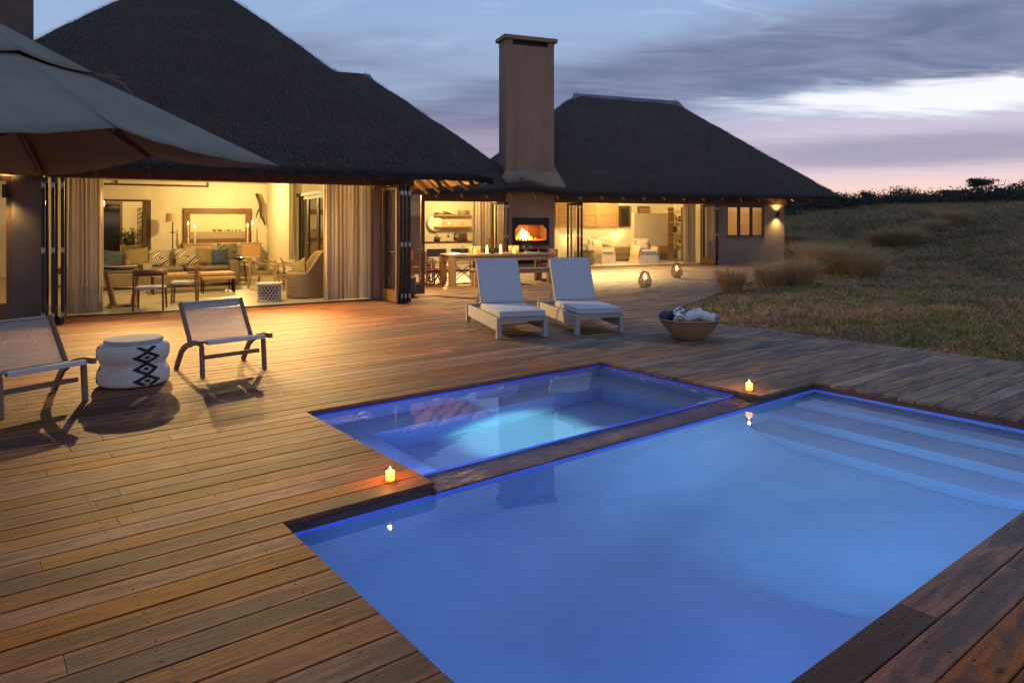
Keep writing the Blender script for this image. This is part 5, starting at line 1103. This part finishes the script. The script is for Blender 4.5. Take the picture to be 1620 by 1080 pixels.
def arm_chair(x, y, r, label):
    t = LT('wooden_armchair', label, 'armchair', x, y, 0, r, 'open wooden armchairs'); 
    for s in (-1, 1):
        MB().bar((s * .32, -.32, 0), (s * .32, -.30, .56), .04, .045).build('front_leg', 'oak', t); MB().bar((s * .32, .36, 0), (s * .32, .28, .66), .04, .045).build('back_leg', 'oak', t); MB().bar((s * .32, -.40, .545), (s * .30, .36, .70), .055, .03).build('arm_rest', 'oak', t)
    MB().box(-.30, .30, -.34, .28, .34, .43).build('seat', 'cushion_olive', t, bevel=.02); MB().box(-.31, .31, -.36, .30, .29, .339).build('seat_frame', 'oak', t); MB().bar((-.30, .37, .71), (.30, .37, .71), .04, .05).build('back_rail', 'oak', t)
    MB().pillow(.54, .40, .15, Matrix.Translation((0, .25, .62)) @ Matrix.Rotation(rad(-18), 4, 'X')).build('back_cushion', 'linen', t, smooth=True)
arm_chair(3.75, 4.4, 58, 'open wooden armchair facing the sofa, further from the tub chair'); arm_chair(4.05, 3.05, 70, 'open wooden armchair next to the wicker tub chair')
sd = LT('side_stool', 'small round three legged side table with a bowl on it', 'side table', 3.35, 6.2)
MB().lathe([(0, .56), (.24, .56), (.25, .575), (.24, .59), (0, .59)], 24, cap=False).build('top', 'oak', sd)
for k in range(3): a = k * 2.094; MB().tube([(.13 * math.cos(a), .13 * math.sin(a), .56), (.20 * math.cos(a), .20 * math.sin(a), .005)], .02, 8).build('leg', 'walnut', sd)
tag(MB().lathe([(0, 0), (.06, .001), (.17, .10), (.16, .10), (.05, .02), (0, .02)], 22, cap=False).build('dark_bowl', 'black_gloss', None, FL.w(3.35, 6.2, .591), smooth=True), 'dark bowl on the three legged side table', 'bowl')
# sideboard, picture, candlesticks, lamp
sb_ = LT('sideboard', 'wooden sideboard under the framed picture', 'sideboard', 3.58, 11.15)
MB().box(-1.22, 1.22, -.28, .28, .16, .92).build('carcass', 'oak', sb_, bevel=.006); MB().box(-1.25, 1.25, -.30, .30, .921, .96).build('top', 'oak', sb_, bevel=.004)
for k in range(4): MB().box(-1.19 + k * .60, -1.19 + k * .60 + .57, -.30, -.281, .20, .89).build('door', 'oak', sb_, bevel=.004)
for s in (-1.05, 1.05): MB().box(s - .04, s + .04, -.2, .2, 0, .159).build('leg', 'timber_dark', sb_)
pic = LT('framed_picture', 'wide picture of animals on a plain in a rough wooden frame', 'picture', 3.50, 11.46, 1.53)
for (a, b, c_, d_) in ((-1.08, 1.08, .42, .60), (-1.08, 1.08, -.60, -.42)): MB().box(a, b, -.07, .02, c_, d_).build('frame_bar', 'walnut', pic, bevel=.01)
for s in (-1, 1): MB().box(min(s * 1.08, s * .88), max(s * 1.08, s * .88), -.07, .02, -.419, .419).build('frame_bar', 'walnut', pic, bevel=.01)
MB().box(-.879, .879, -.01, .01, -.19, .419).build('print', 'picture_sky', pic); MB().box(-.879, .879, -.01, .01, -.419, -.191).build('print_ground', 'picture_land', pic)
an = MB()
for x, s in ((-.12, 1.), (.02, .9), (.10, .8), (.33, .9), (.45, .6), (.58, .7), (.70, .75), (.22, .5)): an.cb((x, -.014, -.165 + .02 * s), (.09 * s, .004, .05 * s)); an.cb((x - .03 * s, -.014, -.19), (.012, .004, .05 * s)); an.cb((x + .03 * s, -.014, -.19), (.012, .004, .05 * s)); an.cb((x - .055 * s, -.014, -.15 + .02 * s), (.035 * s, .004, .03 * s))
an.build('print_animals', 'black_pattern', pic)
for k, (x, h, lb) in enumerate(((2.52, .50, 'tall lit candle at the far left of the sideboard'), (2.72, .42, 'lit candle second from the left on the sideboard'), (4.38, .44, 'lit candle second from the right on the sideboard'), (4.53, .52, 'tall lit candle at the far right of the sideboard'))):
    t = LT('candlestick', lb, 'candlestick', x, 11.02, .961, 0, 'candlesticks on the sideboard')
    MB().lathe([(0, .0), (.06, .001), (.02, .03), (.035, h * .3), (.018, h * .5), (.035, h * .7), (.03, h * .8)], 14, cap=False).build('stick', 'white_carved', t, smooth=True); MB().lathe([(0, h * .8), (.022, h * .8), (.022, h * 1.2), (0, h * 1.2)], 12, cap=False).build('candle', 'wax', t); MB().lathe([(0, h * 1.2), (.022, h * 1.2 + .03), (.016, h * 1.2 + .08), (0, h * 1.2 + .14)], 10, cap=False).build('flame', 'flame', t)
fl_ = LT('floor_lamp', 'floor lamp with pale drum shade and dark stand by the doorway', 'lamp', 2.04, 10.75)
MB().lathe([(0, .0), (.15, .001), (.15, .025), (0, .03)], 20).build('base', 'black_metal', fl_); MB().tube([(0, 0, .03), (0, 0, 1.70)], .018, 8).build('stand', 'black_metal', fl_); MB().tube([(-.09, 0, 1.33), (.09, 0, 1.33)], .014, 6).build('cross_bar', 'black_metal', fl_); MB().lathe([(.21, 1.68), (.20, 1.95)], 24, cap=False).build('shade', 'shade_cloth', fl_, smooth=True)
dw = LT('driftwood', 'piece of driftwood mounted high in the far corner of the living room', 'ornament', 4.75, 11.2, 2.1)
MB().tube([(-.05, 0, .55), (.08, 0, .2), (.1, 0, -.2), (.25, 0, -.55)], [.05, .06, .045, .02], 8).tube([(.1, 0, .1), (-.02, 0, -.1), (-.06, 0, -.3)], [.03, .03, .012], 7).build('branch', 'timber_dark', dw, smooth=True)
# hall: pendant lamp, console, plant, mirror
pn = LT('pendant_lamp', 'bright drum pendant lamp in the hall doorway', 'lamp', -.03, 12.6, 2.22)
MB().lathe([(.17, 0), (.17, .20)], 24, cap=False).build('shade', 'lamp_glow', pn, smooth=True); MB().tube([(0, 0, .2), (0, 0, .77)], .006, 5).build('cord', 'black_metal', pn)
cn = LT('console_table', 'pale wooden console table in the hall', 'table', 1.05, 14.3)
MB().box(-.45, .45, -.2, .2, .80, .84).build('top', 'wicker_yellow', cn)
for sx in (-1, 1):
    for sy in (-1, 1): MB().cb((sx * .41, sy * .16, .40), (.05, .05, .798)).build('leg', 'wicker_yellow', cn)
mr = LT('ornate_mirror', 'tall mirror in a carved beaded frame on the hall wall', 'mirror', 1.55, 14.66, 1.50)
for s in (-1, 1): MB().box(min(s * .24, s * .38), max(s * .24, s * .38), -.05, .03, -.70, .70).build('frame_side', 'ikat', mr, bevel=.01); MB().box(-.239, .239, -.05, .03, min(s * .52, s * .70), max(s * .52, s * .70)).build('frame_end', 'ikat', mr, bevel=.01)
MB().box(-.239, .239, -.01, .01, -.519, .519).build('mirror_glass', 'night_glass', mr)
pl = LT('potted_plant', 'leafy green plant in a dark pot on the hall console', 'plant', .90, 14.25, .841)
MB().lathe([(0, .0), (.13, .001), (.20, .12), (.17, .24), (.15, .24), (0, .2)], 20, cap=False).build('pot', 'black_gloss', pl, smooth=True); lf = MB()
for k in range(150):
    a = random.uniform(0, 6.28); e = random.uniform(.1, 1.4); r = random.uniform(.15, .52); c_ = Vector((r * math.cos(a) * math.cos(e * .6), r * math.sin(a) * math.cos(e * .6), .22 + r * math.sin(e) * .8)); d_ = Vector((math.cos(a), math.sin(a), random.uniform(-.3, .8))).normalized() * .11; s_ = d_.cross(Vector((0, 0, 1))).normalized() * .035
    lf.add([c_ - d_ * .5, c_ + s_, c_ + d_, c_ - s_], [(0, 1, 2, 3)])
lf.build('leaves', 'leaf_green', pl)
tk = MB().tube([FL.w(-.2, 16.2, 0), FL.w(-.15, 16.2, 1.4), FL.w(-.3, 16.2, 2.8)], [.22, .19, .17], 10).build('tree_post', 'timber_beam', None, smooth=True); tag(tk, 'rough timber post outside the dark hall window', 'post')

# ------------------------------------------------------------------ vegetation
def blades(P, h, lean, w_, segs=1, up=None):
    """P (n,3) roots; h,(n); lean (n,2) horizontal tip offset"""
    n = len(P); sd = rng.normal(0, 1, (n, 2)); sd /= np.linalg.norm(sd, axis=1)[:, None]; sd = np.concatenate([sd, np.zeros((n, 1))], 1) * w_[:, None] / 2
    if segs == 1:
        tip = P + np.concatenate([lean, h[:, None]], 1); V = np.stack([P - sd, P + sd, tip], 1).reshape(-1, 3); return V, np.arange(3 * n).reshape(-1, 3)
    mid = P + np.concatenate([lean * .32, h[:, None] * .62], 1); tip = P + np.concatenate([lean, h[:, None]], 1)
    V = np.stack([P - sd, P + sd, mid + sd * .8, mid - sd * .8, tip], 1).reshape(-1, 3); b = np.arange(n)[:, None] * 5
    return V, np.concatenate([b + np.array([[0, 1, 2]]), b + np.array([[0, 2, 3]]), b + np.array([[3, 2, 4]])])
def grass():
    n = 360000; d = 7.5 + 45 * rng.uniform(0, 1, n) ** 1.8; a = rad(52) - np.radians(rng.uniform(-1, 40, n)); x = d * np.cos(a); y = d * np.sin(a)
    t = x - edge_x(y); keep = t > .02; x, y, d, t = x[keep], y[keep], d[keep], t[keep]
    nz = np.array([mnoise.noise(Vector((p * .6, q * .6, 0))) + .6 * mnoise.noise(Vector((p * 2.3, q * 2.3, 5))) for p, q in zip(x, y)])
    keep = rng.uniform(-.9, .9, len(x)) < nz + .55; x, y, d, nz, t = x[keep], y[keep], d[keep], nz[keep], t[keep]; n = len(x)
    h = (.06 + .07 * rng.uniform(0, 1, n) ** 2 + .09 * np.clip(nz, 0, 1)) * (1 + sst(22, 45, d) * 2.2); h *= .55 + .45 * sst(0, .8, t); ln = rng.normal(0, 1, (n, 2)) * h[:, None] * .9
    V, F_ = blades(np.stack([x, y, ground_z(x, y) - .01], 1), h, ln, .009 + .0013 * d)
    n = 70000; d2 = rng.uniform(40, 66, n); a2 = rad(52) - np.radians(rng.uniform(10, 42, n)); x2 = d2 * np.cos(a2); y2 = d2 * np.sin(a2); h2 = rng.uniform(.12, .38, n); V2, F2 = blades(np.stack([x2, y2, ground_z(x2, y2) - .03], 1), h2, rng.normal(0, .12, (n, 2)), np.full(n, .075)); F_ = np.concatenate([F_, F2 + len(V)]); V = np.concatenate([V, V2])
    np_mesh('grass', V, F_, 'grass', kind='stuff')['label'] = 'matted dry and green grass beside the deck'
grass()
def tussock(x, y, r, h, label, n=700):
    if x < 27: r *= 1.1; h *= 1.12
    a = rng.uniform(0, 6.283, n); rr = r * .38 * np.sqrt(rng.uniform(0, 1, n)); P = np.stack([rr * np.cos(a), rr * np.sin(a), np.zeros(n) - .02], 1); hh = h * rng.uniform(.45, 1.05, n); k = r * rng.uniform(.25, 1.05, n) * (rr / (r * .38) * .6 + .5)
    ln = np.stack([np.cos(a), np.sin(a)], 1) * k[:, None] + rng.normal(0, .06, (n, 2)); V, F_ = blades(P, hh, ln, rng.uniform(.008, .016, n) * (1 + .02 * math.hypot(x, y)), 2)
    o = np_mesh('grass_tussock', V, F_, 'tussock'); o.location = (x, y, float(ground_z(np.array(x), np.array(y)))); tag(o, label, 'grass', 'grass tussocks')
for x, y, r, h, lb in ((14.7, 10.2, .45, .62, 'upright grass tussock beside the deck edge near the lanterns'), (16.7, 10.4, .55, .6, 'dark green tussock second along the deck edge'), (17.3, 9.9, .6, .75, 'feathery tussock in front of the window wall'),
                       (25.8, 14.7, .8, 1.0, 'orange lit tussock mound against the bedroom house corner'), (22.3, 11.8, .9, 1.0, 'wide pale feathery tussock lit from the house'), (22.3, 11.0, 1.0, .95, 'biggest drooping tussock in the middle of the field'), (21.8, 10.3, .7, .75, 'dark tussock at the right of the biggest one'), (24.8, 13.7, .8, .9, 'tussock just right of the bedroom house'),
                       (33.4, 19.6, 1.1, 1.3, 'far tussock seen just past the bedroom house corner'), (33.5, 18.3, 1.1, 1.2, 'far tussock second in the back row'), (32.5, 16.4, 1.0, 1.0, 'far tussock third in the back row'), (37.1, 16.7, 1.1, 1.1, 'far tussock fourth in the back row'), (37.0, 15.6, 1.1, 1.2, 'far tussock fifth in the back row'), (41.2, 16.0, 1.0, 1.1, 'far tussock sixth in the back row'), (43.3, 15.7, 1.1, 1.3, 'dark rounded tussock at the right end of the back row')):
    tussock(x, y, r, h, lb, 1400 if r > .85 else 900)
def leaf_cloud(C, R3, n, size):
    """n small leaf triangles spread through ellipsoids C (k,3) with radii R3 (k,3)"""
    k = rng.integers(0, len(C), n); v = rng.normal(0, 1, (n, 3)); v /= np.linalg.norm(v, axis=1)[:, None]; v *= rng.uniform(.35, 1.05, n)[:, None] ** .6; P = C[k] + v * R3[k]
    a = rng.normal(0, 1, (n, 3)); a /= np.linalg.norm(a, axis=1)[:, None]; b = rng.normal(0, 1, (n, 3)); b -= a * (a * b).sum(1)[:, None]; b /= np.linalg.norm(b, axis=1)[:, None]; s = (size * rng.uniform(.5, 1.3, n))[:, None]
    return np.stack([P - a * s, P + b * s * .6, P + a * s * 1.2], 1).reshape(-1, 3), np.arange(3 * n).reshape(-1, 3)
# far belt of scrub along the rise
m_ = 420; az_ = np.radians(rng.uniform(10, 46, m_)); dd = rng.uniform(60, 72, m_); a_ = rad(52) - az_; cx_ = dd * np.cos(a_); cy_ = dd * np.sin(a_)
hh = .55 + .35 * sst(22, 36, np.degrees(az_)) + .8 * rng.uniform(0, 1, m_) ** 2.5 + .35 * np.sin(np.degrees(az_) * 1.9) * np.sin(np.degrees(az_) * .77 + 1); gz = ground_z(cx_, cy_); C = np.stack([cx_, cy_, gz + hh * .45], 1); R3 = np.stack([rng.uniform(.9, 1.9, m_), rng.uniform(.9, 1.9, m_), hh * .6], 1)
V, F_ = leaf_cloud(C, R3, 80000, .13); np_mesh('far_scrub', V, F_, 'scrub', kind='stuff')['label'] = 'dark belt of scrub along the horizon'
# thin twigs that stick out of the belt
n = 3000; k = rng.integers(0, m_, n); P = C[k] + np.stack([rng.normal(0, .8, n), rng.normal(0, .8, n), hh[k] * .3], 1); V, F_ = blades(P, rng.uniform(.15, .8, n) * rng.uniform(.3, 1, n), rng.normal(0, .28, (n, 2)), np.full(n, .055)); np_mesh('scrub_twigs', V, F_, 'scrub', kind='stuff')['label'] = 'bare twigs rising from the horizon scrub'
def acacia(x, y, h, r, label):
    z = float(ground_z(np.array(x), np.array(y))); t = thing('acacia_tree', label, 'tree', (x, y, z), 0, 'trees on the horizon')
    MB().tube([(0, 0, -.1), (.05, 0, h * .5), (.1, .1, h * .75)], [.16, .12, .08], 8).build('trunk', 'timber_dark', t, smooth=True)
    for q in range(6): a = q * 1.05; MB().tube([(.08, .05, h * .6), (r * .5 * math.cos(a), r * .5 * math.sin(a), h * .86)], [.06, .02], 6).build('limb', 'timber_dark', t)
    cs_ = np.array([(r * .6 * math.cos(q * 1.3) * rng.uniform(.3, 1.2), r * .6 * math.sin(q * 1.3) * rng.uniform(.3, 1.2), h * rng.uniform(.84, 1.0)) for q in range(12)]); V, F_ = leaf_cloud(cs_, np.tile([r * .42, r * .42, h * .09], (12, 1)), 2200, .10); np_mesh('crown', V, F_, 'scrub', t)
acacia(75.0, 25.2, 2.5, 1.5, 'flat topped acacia standing above the horizon scrub'); acacia(78.0, 23.6, 1.7, 1.6, 'low rounded tree just right of the flat topped acacia'); acacia(74.0, 26.9, 1.6, 1.6, 'low rounded tree just left of the flat topped acacia'); acacia(70.8, 33.6, 1.6, .6, 'tiny lone tree on the horizon left of centre of the field')
